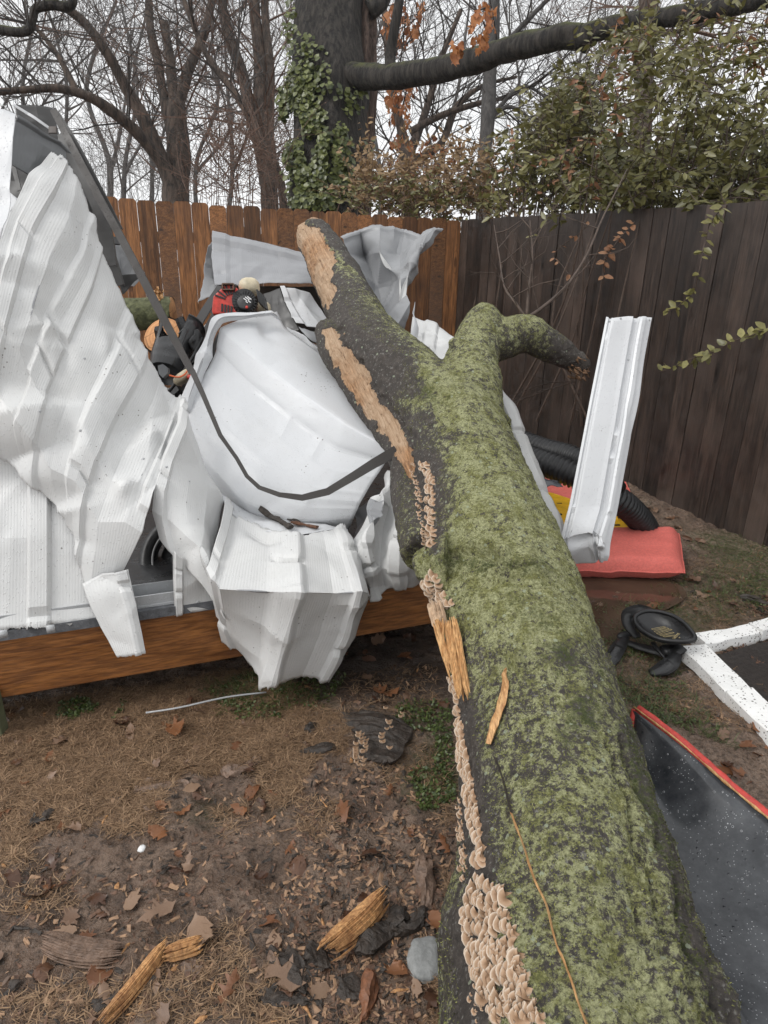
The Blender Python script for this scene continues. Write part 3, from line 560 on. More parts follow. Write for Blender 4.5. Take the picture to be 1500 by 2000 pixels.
v, f = box((A0+Bend)/2+bk*.035+np.array([0, 0, .243]), dr*(Ln/2), bk*.05, (0, 0, .017)); obj('sill_plate', v, f, plain('weathered_grey_wood', (.12, .125, .135), .8, .4, 40, 1.), base, smooth=False)
for t_x in (0,): q = G(1118, 1243, 0)-dr*.06+bk*.10; v, f = box((q[0], q[1], .08), dr*.085, bk*.1, (0, 0, .10)); obj('support_block', v, f, MCON, base, smooth=False)
zt = A0[2]+.26
def S_(t, off=0., z=0.): return A0+dr*t-bk*off+np.array([0, 0, .26+z])      # a point on the sill line
v1 = box((A0+Bend)/2+bk*.045+np.array([0, 0, .266]), dr*Ln/2, bk*.042, (0, 0, .004)); v2 = box((A0+Bend)/2+bk*.010+np.array([0, 0, .284]), dr*Ln/2, bk*.003, (0, 0, .022)); v3 = box((A0+Bend)/2+bk*.078+np.array([0, 0, .29]), dr*Ln/2, bk*.003, (0, 0, .028))
obj('floor_channel', *join([v1, v2, v3]), MGAL, shed, smooth=False)
def dvert(x, y):   # depth of the vertical front wall plane seen through a pixel
    v = CF+CR*(x-750)/FPX-CU*(y-1000)/FPX; q = (A0-bk*.012-CC)@bk/(v@bk); return q
def w(x, y, o=0.): return (x, y, dvert(x, y)+o)
sheet('wall_panel', [[w(a, 860, .30), w(b_, 1050, .12), w(c_, d_, 0)] for a, b_, c_, d_ in ((-80, -80, -80, 1237), (30, 30, 28, 1229), (73, 73, 73, 1223), (130, 130, 130, 1218), (205, 205, 203, 1208))], MW, shed, MG, ribs=((2, .5, .020),), nv=18, crump=.003, jag=(0, .4, 0, 0), seed=1)
for x, y in ((8, 1232), (100, 1222)): v, f = box(G(x, y, zt+.012)-bk*.02, dr*.012, bk*.006, (0, 0, .012)); obj('bracket', v, f, MGAL, shed)
# wall stub right of the hole
sheet('wall_panel', [[w(338, 1075), w(338, 1130), w(341, 1203)], [w(350, 1085), w(349, 1130), w(350, 1201)], [w(362, 1092), w(361, 1130), w(361, 1198)], [w(400, 1100), w(400, 1140), w(405, 1190)], [w(450, 1100), w(450, 1140), w(450, 1182)]], MW, shed, MG, ribs=((1, .8, .012),), crump=.002, seed=21)
# the big leaning wall sheet
d0 = [2.60, 2.50, 2.40, 2.30, 2.23, 2.20, 2.24]
LA = [[(100, 300), (55, 348), (20, 415), (-8, 500), (-30, 620), (-60, 760), (-80, 900)],
      [(119, 318), (84, 370), (40, 440), (15, 530), (-5, 620), (-25, 750), (-25, 890)],
      [(150, 350), (130, 430), (98, 500), (70, 590), (40, 680), (12, 790), (15, 905)],
      [(188, 465), (163, 545), (130, 610), (98, 680), (72, 750), (50, 835), (55, 935)],
      [(215, 530), (198, 600), (172, 680), (140, 760), (112, 840), (98, 915), (105, 990)],
      [(268, 665), (243, 712), (215, 765), (190, 820), (168, 875), (148, 940), (143, 1048)],
      [(308, 740), (292, 790), (268, 840), (240, 890), (218, 940), (190, 1020), (173, 1178)],
      [(338, 775), (325, 815), (308, 860), (290, 898), (270, 940), (245, 1020), (215, 1150)],
      [(358, 786), (348, 828), (332, 872), (318, 915), (300, 960), (277, 1040), (234, 1130)]]
off = [0]*9
LA = [[(x, y, d0[j]+off[i]*(1 if j < 5 else -.6)+.012*i) for j, (x, y) in enumerate(c)] for i, c in enumerate(LA)]
sheet('wall_panel', LA, MW, shed, MG, ribs=((1, .42, .016), (3, .46, .017), (5, .48, .017), (7.75, .4, .018, -1, 4.6)), curve=.0, crump=.0012, sm=0, ncr=44, cram=.36, jag=(.5, .3, 0, .6), dents=((3.4, 2.7, .3, .3, -.018), (4.4, 1.6, .25, .3, .014), (4.4, 4.0, .3, .35, -.02), (6.6, 4.1, .3, .25, .018)), seed=2, label='large white ribbed sheet leaning back with dents')
# flap that hangs in front of the beam
sheet('wall_panel', [Z([(160, 1140), (198, 1225), (230, 1283)], 2.30), Z([(200, 1120), (230, 1200), (252, 1281)], 2.29), Z([(229, 1118), (252, 1195), (270, 1279)], 2.28), Z([(250, 1112), (270, 1200), (284, 1275)], 2.30)], MW, shed, MG, ribs=((2.35, .55, .014),), crump=.002, jag=(0, .25, 0, 0), seed=3, label='narrow white flap hanging over the beam')
# shoulder sheet right of the hole and the folded skirt
B1 = [Z([(352, 780), (345, 828), (320, 885), (299, 945), (299, 990), (316, 1040)], [2.56, 2.50, 2.42, 2.36, 2.37, 2.40]), Z([(362, 793), (361, 846), (337, 905), (324, 960), (326, 1010), (348, 1085)], [2.57, 2.50, 2.42, 2.37, 2.36, 2.38]),
      Z([(374, 838), (382, 888), (368, 935), (362, 985), (368, 1050), (397, 1145)], [2.60, 2.54, 2.46, 2.40, 2.35, 2.35]), Z([(402, 905), (409, 930), (404, 970), (398, 1015), (392, 1070), (424, 1185)], [2.64, 2.60, 2.52, 2.44, 2.34, 2.36]), Z([(433, 962), (440, 978), (432, 1015), (420, 1060), (406, 1110), (440, 1215)], [2.70, 2.66, 2.58, 2.50, 2.30, 2.36])]
sheet('wall_panel', B1, MW, shed, MG, ribs=((.55, .5, .018),), curve=.0, crump=.002, ncr=9, jag=(.4, .2, 0, 0), seed=4, u0=.4)
B2 = [Z([(437, 972), (428, 1030), (406, 1110), (424, 1182), (437, 1250)], [2.655, 2.47, 2.295, 2.38, 2.50]), Z([(463, 1006), (450, 1065), (428, 1150), (438, 1200), (470, 1280)], [2.66, 2.46, 2.22, 2.36, 2.50]),
      Z([(548, 1046), (552, 1100), (555, 1157), (532, 1260), (511, 1343)], [2.60, 2.40, 2.24, 2.36, 2.44]), Z([(580, 1047), (582, 1100), (586, 1157), (556, 1255), (534, 1338)], [2.58, 2.38, 2.22, 2.34, 2.42]), Z([(628, 1040), (640, 1095), (652, 1158), (622, 1245), (590, 1320)], [2.66, 2.50, 2.30, 2.42, 2.50]), Z([(661, 1033), (684, 1090), (707, 1155), (680, 1240), (634, 1325)], [2.70, 2.52, 2.30, 2.42, 2.52]), Z([(676, 1037), (702, 1092), (728, 1166), (695, 1245), (642, 1322)], [2.74, 2.58, 2.42, 2.50, 2.58])]
sheet('wall_panel', B2, MW, shed, MG, ribs=((2.5, .75, .020), (5.1, .4, .018), (.2, .5, .012)), curve=.0, crump=.002, nu=18, nv=16, ncr=14, jag=(.8, .7, 0, 0), dents=((1.6, .3, .4, .2, -.03), (3.7, 2.9, .3, .3, -.012)), seed=5, u0=.7, label='folded ribbed skirt hanging over the beam')
sheet('wall_panel', [Z([(318, 1038), (345, 1080), (395, 1140), (440, 1200)], [2.50, 2.52, 2.5, 2.5]), Z([(340, 1085), (375, 1130), (430, 1215), (455, 1254)], [2.52, 2.55, 2.55, 2.55]), Z([(360, 1100), (400, 1160), (436, 1248), (452, 1254)], [2.56, 2.6, 2.56, 2.55])], MW, shed, MG, crump=.004, seed=6, ribs=((1.6, .4, .012),))
# turned in strip of wall behind the skirt top
sheet('wall_panel', [Z([(428, 960), (470, 985), (520, 1010), (600, 1022), (668, 1030)], [2.76, 2.75, 2.74, 2.74, 2.76]), Z([(440, 995), (465, 1012), (510, 1040), (560, 1052), (664, 1036)], [2.60, 2.64, 2.62, 2.60, 2.70])], MWS, shed, MG, crump=.008, nu=10, seed=7)
# D: crumpled panel between skirt and trunk
sheet('wall_panel', [Z([(738, 958), (712, 1010), (683, 1072), (707, 1140), (722, 1150)], [2.85, 2.75, 2.66, 2.62, 2.62]), Z([(752, 925), (742, 975), (716, 1060), (722, 1120), (732, 1172)], [2.8, 2.62, 2.56, 2.6, 2.62]), Z([(770, 898), (765, 955), (748, 1030), (742, 1090), (752, 1150)], [2.72, 2.66, 2.66, 2.64, 2.66]), Z([(786, 905), (792, 970), (782, 1040), (775, 1095), (772, 1142)], [2.66, 2.58, 2.56, 2.6, 2.66]), Z([(806, 930), (820, 1000), (826, 1060), (822, 1105), (795, 1133)], [2.7, 2.68, 2.68, 2.68, 2.7]), Z([(850, 950), (870, 1000), (880, 1060), (870, 1100), (850, 1130)], [2.85]*5)], MW, shed, MG, ribs=((1, .35, .02), (3, .3, .018)), curve=.0, crump=.004, ncr=22, cram=.5, seed=8, sm=0, dents=((1.4, 1, .3, .5, -.05),))
sheet('wall_panel', [Z([(690, 1000), (700, 1030), (690, 1060)], 2.95), Z([(725, 975), (720, 1010), (700, 1060)], 2.85), Z([(740, 960), (735, 1000), (715, 1050)], 2.9)], MG, shed, MG, crump=.01, seed=9)
# C: the smooth door panel
CD = [Z([(541, 609), (556, 640), (625, 690), (705, 755), (790, 850)], [3.42, 3.36, 3.28, 3.15, 3.0]), Z([(490, 616), (522, 662), (610, 728), (700, 800), (790, 870)], [3.28, 3.16, 3.06, 2.95, 2.86]), Z([(430, 640), (500, 700), (590, 768), (680, 830), (770, 880)], [3.15, 3.0, 2.88, 2.80, 2.76]),
      Z([(420, 690), (480, 752), (565, 820), (650, 880), (752, 905)], [3.10, 2.98, 2.88, 2.82, 2.80]), Z([(392, 745), (450, 810), (535, 880), (620, 930), (725, 945)], [3.02, 2.90, 2.80, 2.76, 2.78]), Z([(362, 800), (430, 860), (505, 930), (595, 972), (705, 980)], [2.96, 2.84, 2.74, 2.72, 2.76]), Z([(350, 850), (415, 915), (480, 982), (575, 1018), (690, 1010)], [2.92, 2.80, 2.72, 2.72, 2.78]), Z([(350, 900), (415, 965), (500, 1030), (590, 1045), (675, 1045)], [2.88, 2.80, 2.80, 2.82, 2.86])]
sheet('door_panel', CD, MWS, shed, MG, ribs=((3.2, .5, -.004), (4.1, .4, -.003), (5., .4, -.003)), curve=.12, crump=.0012, sm=1, ncr=9, cram=.16, nu=12, seed=10, dents=((.8, .7, .3, .35, -.025),), label='smooth white door skin bowed upward')
sheet('door_edge', [Z([(350, 782), (384, 692), (411, 622), (430, 611), (490, 611), (530, 604), (543, 614)], [2.98, 3.06, 3.14, 3.16, 3.22, 3.28, 3.32]), Z([(362, 795), (396, 700), (424, 628), (440, 618), (492, 616), (530, 610), (545, 620)], [2.93, 3.0, 3.08, 3.12, 3.18, 3.24, 3.28]), Z([(374, 815), (404, 730), (424, 660), (436, 632), (492, 622), (530, 616), (547, 628)], [2.96, 3.04, 3.11, 3.14, 3.2, 3.26, 3.32])], MWS, shed, MG, crump=.003, curve=.4, sm=1, seed=12)
sheet('door_edge', [Z([(374, 815), (400, 740), (424, 655)], [3.08, 3.15, 3.2]), Z([(392, 870), (412, 760), (430, 650)], [3.0, 3.1, 3.16])], MDK, shed, MDK, crump=.004, seed=13)  # dark strip added to stand for the shaded gap beside the flange
sheet('wall_panel', [Z([(352, 795), (358, 860), (425, 965)], [2.98, 2.95, 2.9]), Z([(378, 800), (392, 850), (440, 968)], [2.99, 2.95, 2.88])], MWS, shed, MG, crump=.003, seed=14, nu=8)
# grey backs of sheets further in, plus dark sheets added as shade
sheet('roof_panel', [Z([(415, 457), (414, 505), (420, 560)], [4.1, 4.0, 3.85]), Z([(470, 468), (472, 510), (470, 556)], [4.12, 3.98, 3.86]), Z([(530, 484), (530, 520), (540, 556)], [4.15, 4.02, 3.88]), Z([(590, 500), (600, 530), (620, 556)], [4.18, 4.05, 3.9]), Z([(650, 520), (660, 545), (680, 565)], [4.2, 4.1, 3.95])][::1], steel('grey_panel_back', (.29, .295, .31), drops=False, dirt=.5, pitch=.012), shed, MG, crump=.008, seed=15, ribs=((.12, .5, .01),), rv=((.15, .3, .02),), jag=(.2, .2, .2, 0))
sheet('roof_panel', [Z([(404, 480), (398, 540), (388, 590)], [4.1, 4.0, 3.8]), Z([(418, 470), (424, 545), (432, 572)], [4.2, 4.05, 3.9])], MG, shed, MG, crump=.012, seed=16, jag=(.3, .3, .8, 0))
sheet('roof_panel', [Z([(425, 552), (520, 560), (640, 560)], [3.95, 4.0, 4.1]), Z([(430, 610), (520, 640), (640, 680)], [4.5, 4.5, 4.5])], MDK, shed, MDK, crump=.01, seed=17)  # dark sheet added as the darkness under the grey panel, no roof part
sheet('roof_beam', [Z([(546, 563), (560, 600), (578, 634)], [3.75, 3.7, 3.6]), Z([(575, 563), (600, 600), (630, 640)], [3.78, 3.72, 3.62]), Z([(605, 572), (630, 605), (655, 650)], [3.85, 3.8, 3.7])], MWS, shed, MG, crump=.006, seed=18, ribs=((.1, .3, .015),))
sheet('roof_panel', [Z([(515, 575), (530, 610), (560, 650)], [3.85, 3.8, 3.7]), Z([(548, 565), (562, 600), (585, 645)], [3.83, 3.78, 3.68])], MDK, shed, MDK, crump=.01, seed=19)  # dark sheet added for the darkness left of the roof beam
for k, (a, b) in enumerate((((560, 640), (640, 690)), ((590, 645), (655, 670)), ((600, 660), (690, 740)))):
    sheet('roof_panel', [Z([a, ((a[0]+b[0])/2, (a[1]+b[1])/2-8), b], [3.5, 3.4, 3.3]), Z([(a[0]+5, a[1]+16), ((a[0]+b[0])/2-4, (a[1]+b[1])/2+12), (b[0]-5, b[1]+14)], [3.45, 3.42, 3.35])], MG if k else MWS, shed, MG, crump=.03, seed=30+k, jag=(0, 0, 1, 1))
FF = [Z([(662, 467), (690, 510), (720, 566), (742, 640)], [4.3, 4.3, 4.2, 4.0]), Z([(700, 449), (712, 500), (738, 560), (754, 640)], [4.45, 4.5, 4.35, 4.05]), Z([(742, 439), (741, 492), (764, 545), (765, 640)], [4.4, 4.22, 4.20, 4.0]), Z([(790, 446), (780, 492), (780, 545), (778, 612)], [4.45, 4.35, 4.05, 4.0]), Z([(824, 459), (806, 500), (797, 540), (786, 596)], [4.3, 4.10, 4.05, 4.0]), Z([(850, 446), (824, 480), (808, 520), (792, 580)], [4.2, 4.08, 4.1, 4.05]), Z([(864, 447), (832, 484), (815, 520), (795, 578)], [4.25, 4.15, 4.15, 4.1])]
sheet('roof_panel', FF, steel('torn_grey_panel', (.27, .275, .285), drops=False, dirt=.5, pitch=.012), shed, MW, curve=.0, crump=.006, ncr=22, cram=.5, sm=0, seed=20, jag=(.5, 0, 0, .8), rv=((.1, .14, .012),), label='torn grey roof panel curling up behind the trunk')
sheet('roof_panel', [Z([(742, 640), (770, 600), (795, 577)], [3.95, 3.95, 3.95]), Z([(765, 655), (782, 625), (801, 592)], [3.8, 3.85, 3.9]), Z([(775, 655), (786, 650), (800, 610)], [3.85, 3.9, 3.9])], MG, shed, MG, crump=.004, seed=22)
sheet('roof_panel', [Z([(808, 590), (806, 620), (799, 690)], [3.8, 3.75, 3.6]), Z([(811, 640), (812, 665), (815, 694)], [3.78, 3.7, 3.6])], MWS, shed, MG, crump=.002, seed=23)
sheet('wall_panel', [Z([(806, 618), (800, 665), (800, 705)], [3.9, 3.75, 3.5]), Z([(845, 632), (840, 670), (835, 715)], [3.9, 3.75, 3.5]), Z([(905, 672), (900, 700), (880, 740)], [3.85, 3.7, 3.5])], MW, shed, MG, ribs=((.9, .3, .015),), rv=((.7, .2, .015),), crump=.008, seed=24)
v, f = box(P(813, 694, 3.4), CR*.012, CU*.015, CF*.01); obj('bracket', v, f, MGAL, shed)
# H: strip right of the trunk, S: the standing strip it ends in
sheet('wall_panel', [Z([(930, 740), (960, 830), (975, 900), (1020, 1000), (1060, 1100)], [3.0, 2.9, 2.8, 2.65, 2.5]), Z([(962, 745), (1003, 828), (1030, 890), (1074, 985), (1098, 1085)], [3.0, 2.92, 2.85, 2.7, 2.52]), Z([(968, 755), (1010, 853), (1053, 905), (1092, 1045), (1104, 1100)], [3.05, 2.98, 2.9, 2.74, 2.56])], MW, shed, MG, crump=.008, seed=25, ribs=((1, .4, .015),), curve=.5)
SS = [Z([(1184, 618), (1160, 740), (1137, 860), (1112, 985), (1092, 1055), (1096, 1092), (1110, 1108)], [2.62, 2.58, 2.54, 2.50, 2.48, 2.5, 2.55]), Z([(1198, 621), (1176, 740), (1152, 865), (1130, 985), (1112, 1050), (1118, 1086), (1132, 1106)], [2.61, 2.57, 2.53, 2.49, 2.46, 2.5, 2.55]), Z([(1228, 617), (1206, 742), (1184, 868), (1163, 988), (1148, 1040), (1150, 1072), (1156, 1103)], [2.62, 2.58, 2.54, 2.50, 2.45, 2.50, 2.53]), Z([(1250, 618), (1227, 745), (1205, 870), (1186, 992), (1172, 1045), (1168, 1078), (1170, 1098)], [2.62, 2.58, 2.54, 2.50, 2.45, 2.47, 2.5]), Z([(1274, 620), (1251, 748), (1228, 875), (1206, 1000), (1194, 1060), (1190, 1085), (1187, 1096)], [2.65, 2.61, 2.57, 2.53, 2.49, 2.49, 2.5])]
sheet('siding_strip', SS, MWS, shed, MG, ribs=((.55, .22, -.010), (2.7, .26, -.016), (3.3, .2, .008)), curve=.2, crump=.0015, ncr=4, cram=.2, seed=26, dents=((1.8, 4.3, .8, .3, -.03), (2.9, 4.5, .4, .25, .03)), label='white siding strip standing upright right of the trunk')
# upper left: corner post, roof edge, trusses, dark backing added as shade
sheet('corner_post', [Z([(-30, 215), (-30, 330), (-30, 480)], [2.5, 2.46, 2.4]), Z([(6, 212), (-2, 330), (-12, 480)], [2.5, 2.46, 2.4]), Z([(30, 222), (17, 330), (2, 445)], [2.5, 2.46, 2.4])], MWS, shed, MG, crump=.001, seed=27, ribs=((.4, .3, .006),))
sheet('corner_post', [Z([(8, 205), (12, 212)], 2.6), Z([(30, 225), (32, 226)], 2.55)], MGAL, shed, MG, crump=.001, seed=28)
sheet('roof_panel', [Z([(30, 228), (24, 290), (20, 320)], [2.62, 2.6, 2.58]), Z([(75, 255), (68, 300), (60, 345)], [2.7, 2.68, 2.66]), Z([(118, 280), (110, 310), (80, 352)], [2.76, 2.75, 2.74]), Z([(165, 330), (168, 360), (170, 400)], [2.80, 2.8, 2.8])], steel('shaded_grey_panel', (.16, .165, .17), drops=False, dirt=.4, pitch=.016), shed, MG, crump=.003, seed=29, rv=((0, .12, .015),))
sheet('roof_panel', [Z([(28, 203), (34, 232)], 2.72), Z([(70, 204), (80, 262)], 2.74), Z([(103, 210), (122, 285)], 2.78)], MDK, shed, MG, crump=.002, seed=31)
sheet('roof_edge', [Z([(26, 202), (60, 222), (100, 250)], [2.66, 2.68, 2.7]), Z([(24, 206), (58, 227), (98, 254)], [2.66, 2.68, 2.7])], MWS, shed, MG, crump=.0, th=.006, seed=32)
sheet('roof_panel', [Z([(-40, 300), (-40, 420), (-40, 520)], 2.95), Z([(160, 340), (160, 430), (160, 520)], 2.95)], MDK, shed, MDK, crump=.002, seed=33)  # flat dark backing added for the shade of the shed interior
sheet('wall_panel', [Z([(-30, 470), (-10, 420), (12, 370)], [2.7, 2.7, 2.72]), Z([(-25, 560), (0, 480), (30, 385)], [2.66, 2.66, 2.68])], MWS, shed, MG, crump=.002, seed=34)
def bar(name, pts, wd, m, par=shed, th=.004, fac=None, seg=4, lin=False):
    q = crom(px(pts), seg) if not lin else np.vstack([px(pts)[:1]]+[a+(b-a)*t for a, b in zip(px(pts)[:-1], px(pts)[1:]) for t in (.33, .66, 1)]); T = np.gradient(q, axis=0); T /= np.linalg.norm(T, axis=1)[:, None]; fc = -CF if fac is None else np.array(fac, float)
    s = np.cross(T, fc); s /= np.linalg.norm(s, axis=1)[:, None]; nn = np.cross(s, T); ww = np.interp(np.linspace(0, 1, len(q)), np.linspace(0, 1, len(wd)), wd)[:, None] if hasattr(wd, '__len__') else wd
    # shallow channel: two lips and a web
    L = [q-s*ww/2-nn*ww*.25, q-s*ww/2, q+s*ww/2, q+s*ww/2-nn*ww*.25]; V = np.stack(L, 1).reshape(-1, 3); F = [[i*4+j, i*4+j+1, i*4+j+5, i*4+j+4] for i in range(len(q)-1) for j in range(3)]
    return obj(name, V, F, m, par, thick=th, smooth=False)
MSTR = steel('dark_bronze_trim', (.042, .037, .034), stripes=False, drops=True, dirt=.6, rough=.55)
bar('trim_strip', [(103, 213, 2.66), (140, 285, 2.64), (190, 380, 2.60), (250, 490, 2.58), (310, 605, 2.58), (375, 728, 2.58)], [.022, .024, .026, .026, .028, .022], MSTR)
bar('trim_strip', [(375, 724, 2.578), (396, 770, 2.57), (430, 850, 2.56), (462, 895, 2.56), (482, 930, 2.56), (506, 952, 2.56), (545, 966, 2.55), (590, 972, 2.55), (640, 960, 2.55), (690, 930, 2.56), (730, 905, 2.58), (775, 880, 2.62)], [.018, .014, .011, .011, .012, .015, .022, .026, .032, .04], MSTR, lin=True)
for pts, wd in (([(108, 222, 2.8), (150, 290, 2.8), (205, 395, 2.8), (232, 450, 2.8)], .03), ([(120, 260, 2.78), (155, 330, 2.76), (190, 400, 2.75), (208, 470, 2.75), (214, 520, 2.74)], .05), ([(118, 290, 2.85), (160, 380, 2.85), (200, 480, 2.85), (225, 560, 2.85)], .07), ([(22, 312, 2.66), (60, 330, 2.68), (95, 345, 2.7)], .022), ([(24, 315, 2.72), (38, 372, 2.7)], .014), ([(183, 400, 2.86), (200, 470, 2.82), (205, 500, 2.82)], .05), ([(205, 468, 2.85), (232, 470, 2.9)], .03), ([(140, 300, 2.9), (190, 380, 2.9)], .03)):
    bar('frame_rail', pts, wd, MDK)
v, f = box(P(103, 254, 2.6), CR*.016, CU*.014, CF*.003); bev(obj('bracket', v, f, steel('brown_bracket', (.06, .045, .038), stripes=False, drops=False), shed, smooth=False))
sheet('roof_panel', [Z([(200, 462), (206, 500), (215, 545)], [2.95]*3), Z([(232, 470), (234, 500), (236, 535)], [3.0]*3), Z([(252, 492), (262, 505), (248, 556)], [3.0]*3), Z([(266, 520), (284, 533), (262, 560)], [2.98]*3)], MG, shed, MDK, curve=.1, crump=.01, seed=35, jag=(0, 0, .4, .4))
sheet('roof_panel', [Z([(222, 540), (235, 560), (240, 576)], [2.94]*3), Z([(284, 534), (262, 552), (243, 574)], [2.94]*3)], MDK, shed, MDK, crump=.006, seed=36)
for pts, wd in (([(432, 560, 3.6), (390, 625, 3.5), (372, 680, 3.4)], .04), ([(440, 580, 3.5), (400, 650, 3.4), (378, 700, 3.35)], .03), ([(455, 565, 3.7), (410, 610, 3.7)], .05), ([(668, 690, 3.2), (690, 720, 3.2)], .03)): bar('frame_rail', pts, wd, MDK)
sheet('wall_panel', [Z([(385, 650), (375, 690), (368, 720)], [3.6, 3.55, 3.5]), Z([(430, 600), (420, 640), (395, 700)], [3.6, 3.55, 3.5])], MWS, shed, MG, crump=.008, seed=37)
# screws
def dome(c, n, r, seg=8):
    n = np.array(n)/np.linalg.norm(n); a = np.cross(n, [0, 0, 1.]); a /= np.linalg.norm(a)+1e-9; b = np.cross(n, a); V = []; 
    for k, (q, h) in enumerate(((1.35, 0), (1.3, .2), (.75, .35), (.6, .9))): V += [c+(a*math.cos(2*math.pi*i/seg)+b*math.sin(2*math.pi*i/seg))*r*q+n*r*h for i in range(seg)]
    F = [[k*seg+i, k*seg+(i+1) % seg, (k+1)*seg+(i+1) % seg, (k+1)*seg+i] for k in range(3) for i in range(seg)]+[[3*seg+i for i in range(seg)]]; return np.array(V), F
bpy.context.view_layer.update()
SB = []
for o in list(shed.children):
    if 'panel' in o.name or 'strip' in o.name:
        vv = np.array([v.co[:] for v in o.data.vertices])+wo(o); SB.append(BVHTree.FromPolygons(vv.tolist(), [list(q.vertices) for q in o.data.polygons]))
def hits(X, Y):
    v = P(X, Y, 1)-CC; v /= np.linalg.norm(v); best = None
    for b in SB:
        h = b.ray_cast(Vector(CC), Vector(v))
        if h[0] is not None and (best is None or h[3] < best[3]): best = h
    if best is None: return None, None
    n = np.array(best[1]); n = n if n@v < 0 else -n; return np.array(best[0]), n
for X_, Y_ in ((78, 803), (157, 841), (280, 896), (325, 912), (370, 940), (193, 318), (1268, 625), (1212, 622), (1190, 628), (1228, 703), (387, 1176), (309, 1192), (118, 309), (165, 700)):
    h, n_ = hits(X_, Y_)
    if h is not None: obj('screw', *dome(h, n_, .0036), MGAL, shed)
h, n_ = hits(600, 1030)
for pts, r0 in (([(508, 990), (530, 1005), (548, 1022), (566, 1034)], .016), ([(566, 1024), (590, 1028), (620, 1034)], .013), ([(560, 1018), (575, 1020), (588, 1026)], .008)):
    q = []
    for X_, Y_ in pts: 
        a, b = hits(X_, Y_); q.append(a+b*.010 if a is not None else P(X_, Y_, 2.6))
    q = crom(q, 4); v, f = tube(q, r0*(1+.5*vn(q*60, 3)), 7, True, .5); v = v+.004*np.c_[vn(v*70, 1), vn(v*70, 2), vn(v*70, 3)]
    k = ('long dark bark fragment lying on the white sheet above the folded skirt', 'short torn brown bark fragment at the skirt top edge', 'small bark crumb between the two fragments on the white sheet')[len(pts) % 4 if len(pts) == 4 and 0 else (0 if r0 == .016 else 1 if r0 == .013 else 2)]
    tag(obj('bark_fragment', v, f, MBARK if r0 != .013 else plain('torn_brown_bark', (.12, .055, .03), .8, .6, 60, 1.), smooth=False), k, 'bark', 'bark fragments on the crushed shed')
# ------------------------------------------------------------------ clutter in the shed
def blob(c, ax, m_=10, n_=14, wob=.0, s=0, e=1.):
    V = []; 
    for i in range(m_+1):
        t = math.pi*i/m_
        for k in range(n_):
            u = 2*math.pi*k/n_; q = np.array([np.sign(math.sin(t)*math.cos(u))*abs(math.sin(t)*math.cos(u))**e, np.sign(math.sin(t)*math.sin(u))*abs(math.sin(t)*math.sin(u))**e, np.sign(math.cos(t))*abs(math.cos(t))**e]); V.append(q)
    V = np.array(V); V = V*(1+wob*vn(V*2+s, s))[:, None]; F = [[i*n_+k, i*n_+(k+1) % n_, (i+1)*n_+(k+1) % n_, (i+1)*n_+k] for i in range(m_) for k in range(n_)]
    return np.asarray(c)+V[:, :1]*np.asarray(ax[0])+V[:, 1:2]*np.asarray(ax[1])+V[:, 2:]*np.asarray(ax[2]), F
def disc(c, n, r, h, seg=24, r2=None): 
    n = np.array(n, float); n /= np.linalg.norm(n); return tube([np.asarray(c), np.asarray(c)+n*h], [r, r if r2 is None else r2], seg)
de = 3.32; sc_ = de/FPX
en = thing('string_trimmer', 'red trimmer engine with black starter cap sitting behind the white door edge', 'trimmer', P(465, 600, de))
pol = [(413, 605), (416, 578), (438, 557), (452, 551), (470, 570), (478, 612), (415, 614)]
v, f = prism([P(x, y, de) for x, y in pol], CF*.11); bev(obj('housing', v, f, MRED, en, smooth=False), .008, 3)
SL = []
for k in range(6): a = math.radians(200+k*17); c = P(452, 588, de-.003); d_ = CR*math.cos(a)-CU*math.sin(a)*-1; d_ = CR*math.cos(a)+CU*math.sin(-a); SL.append(box(c+d_*.058, d_*.026, np.cross(d_, CF)*.0035, CF*.003))
for b in SL: obj('vent_slot', *b, MRUB, en, smooth=False)
for k in range(4): v, f = box(P(434+k*6, 601+k*1.5, de-.003), CR*.0045, CU*.019, CF*.003); obj('vent_slot', v, f, MRUB, en, smooth=False)
mf2 = plain('muddy_brown_plastic', (.10, .05, .025), .5, .5, 40)
v, f = join([box(P(446, 561, de-.01)+CR*a+CU*b, CR*c_, CU*d_, CF*.012) for a, b, c_, d_ in ((0, .014, .027, .003), (0, -.014, .027, .003), (.027, 0, .003, .0139), (-.027, 0, .003, .0139))]); obj('muffler_guard', v, f, mf2, en, smooth=False)
v, f = disc(P(479, 593, de+.02), -CF+CU*.15, .060, .045, 26, .056); obj('starter_cover', v, f, MPLA, en)
v, f = disc(P(479, 593, de-.02), -CF+CU*.15, .045, .020, 26, .036); cap_ = obj('starter_cap', v, f, MRUB, en); bev(cap_, .004)
fins = [box(P(479, 593, de-.012)+(CR*math.cos(a)+CU*math.sin(a))*.052, (CR*math.cos(a)+CU*math.sin(a))*.007, (CR*-math.sin(a)+CU*math.cos(a))*.0016, CF*.018) for a in np.linspace(0, 2*math.pi, 26)[:-1]]
obj('cooling_fins', *join(fins), MRUB, en, smooth=False)
mwl = plain('white_lettering', (.7, .7, .7), .6, .05)
lg = [box(P(482+dx, 588+dy, de-.0445), (CR*.8+CU*-.6)*w_, (CU*.8+CR*.6)*.0022, CF*.0012) for dx, dy, w_ in ((-3, -3, .010), (1, -5, .013), (5, -6, .012), (0, 2, .006), (5, 1, .008))]; obj('logo', *join(lg), mwl, en, smooth=False)
v, f = disc(P(482, 600, de-.043), -CF, .007, .002, 14); obj('logo_dot', v, f, MRED, en)
v, f = blob(P(487, 561, de+.07), (CR*.052, CU*.045, CF*.05), e=.8); obj('fuel_tank', v, f, MCRE, en)
v, f = blob(P(515, 602, de+.1), (CR*.035, CU*.03, CF*.03), e=.7); obj('tank_cap', v, f, MCRE, en)
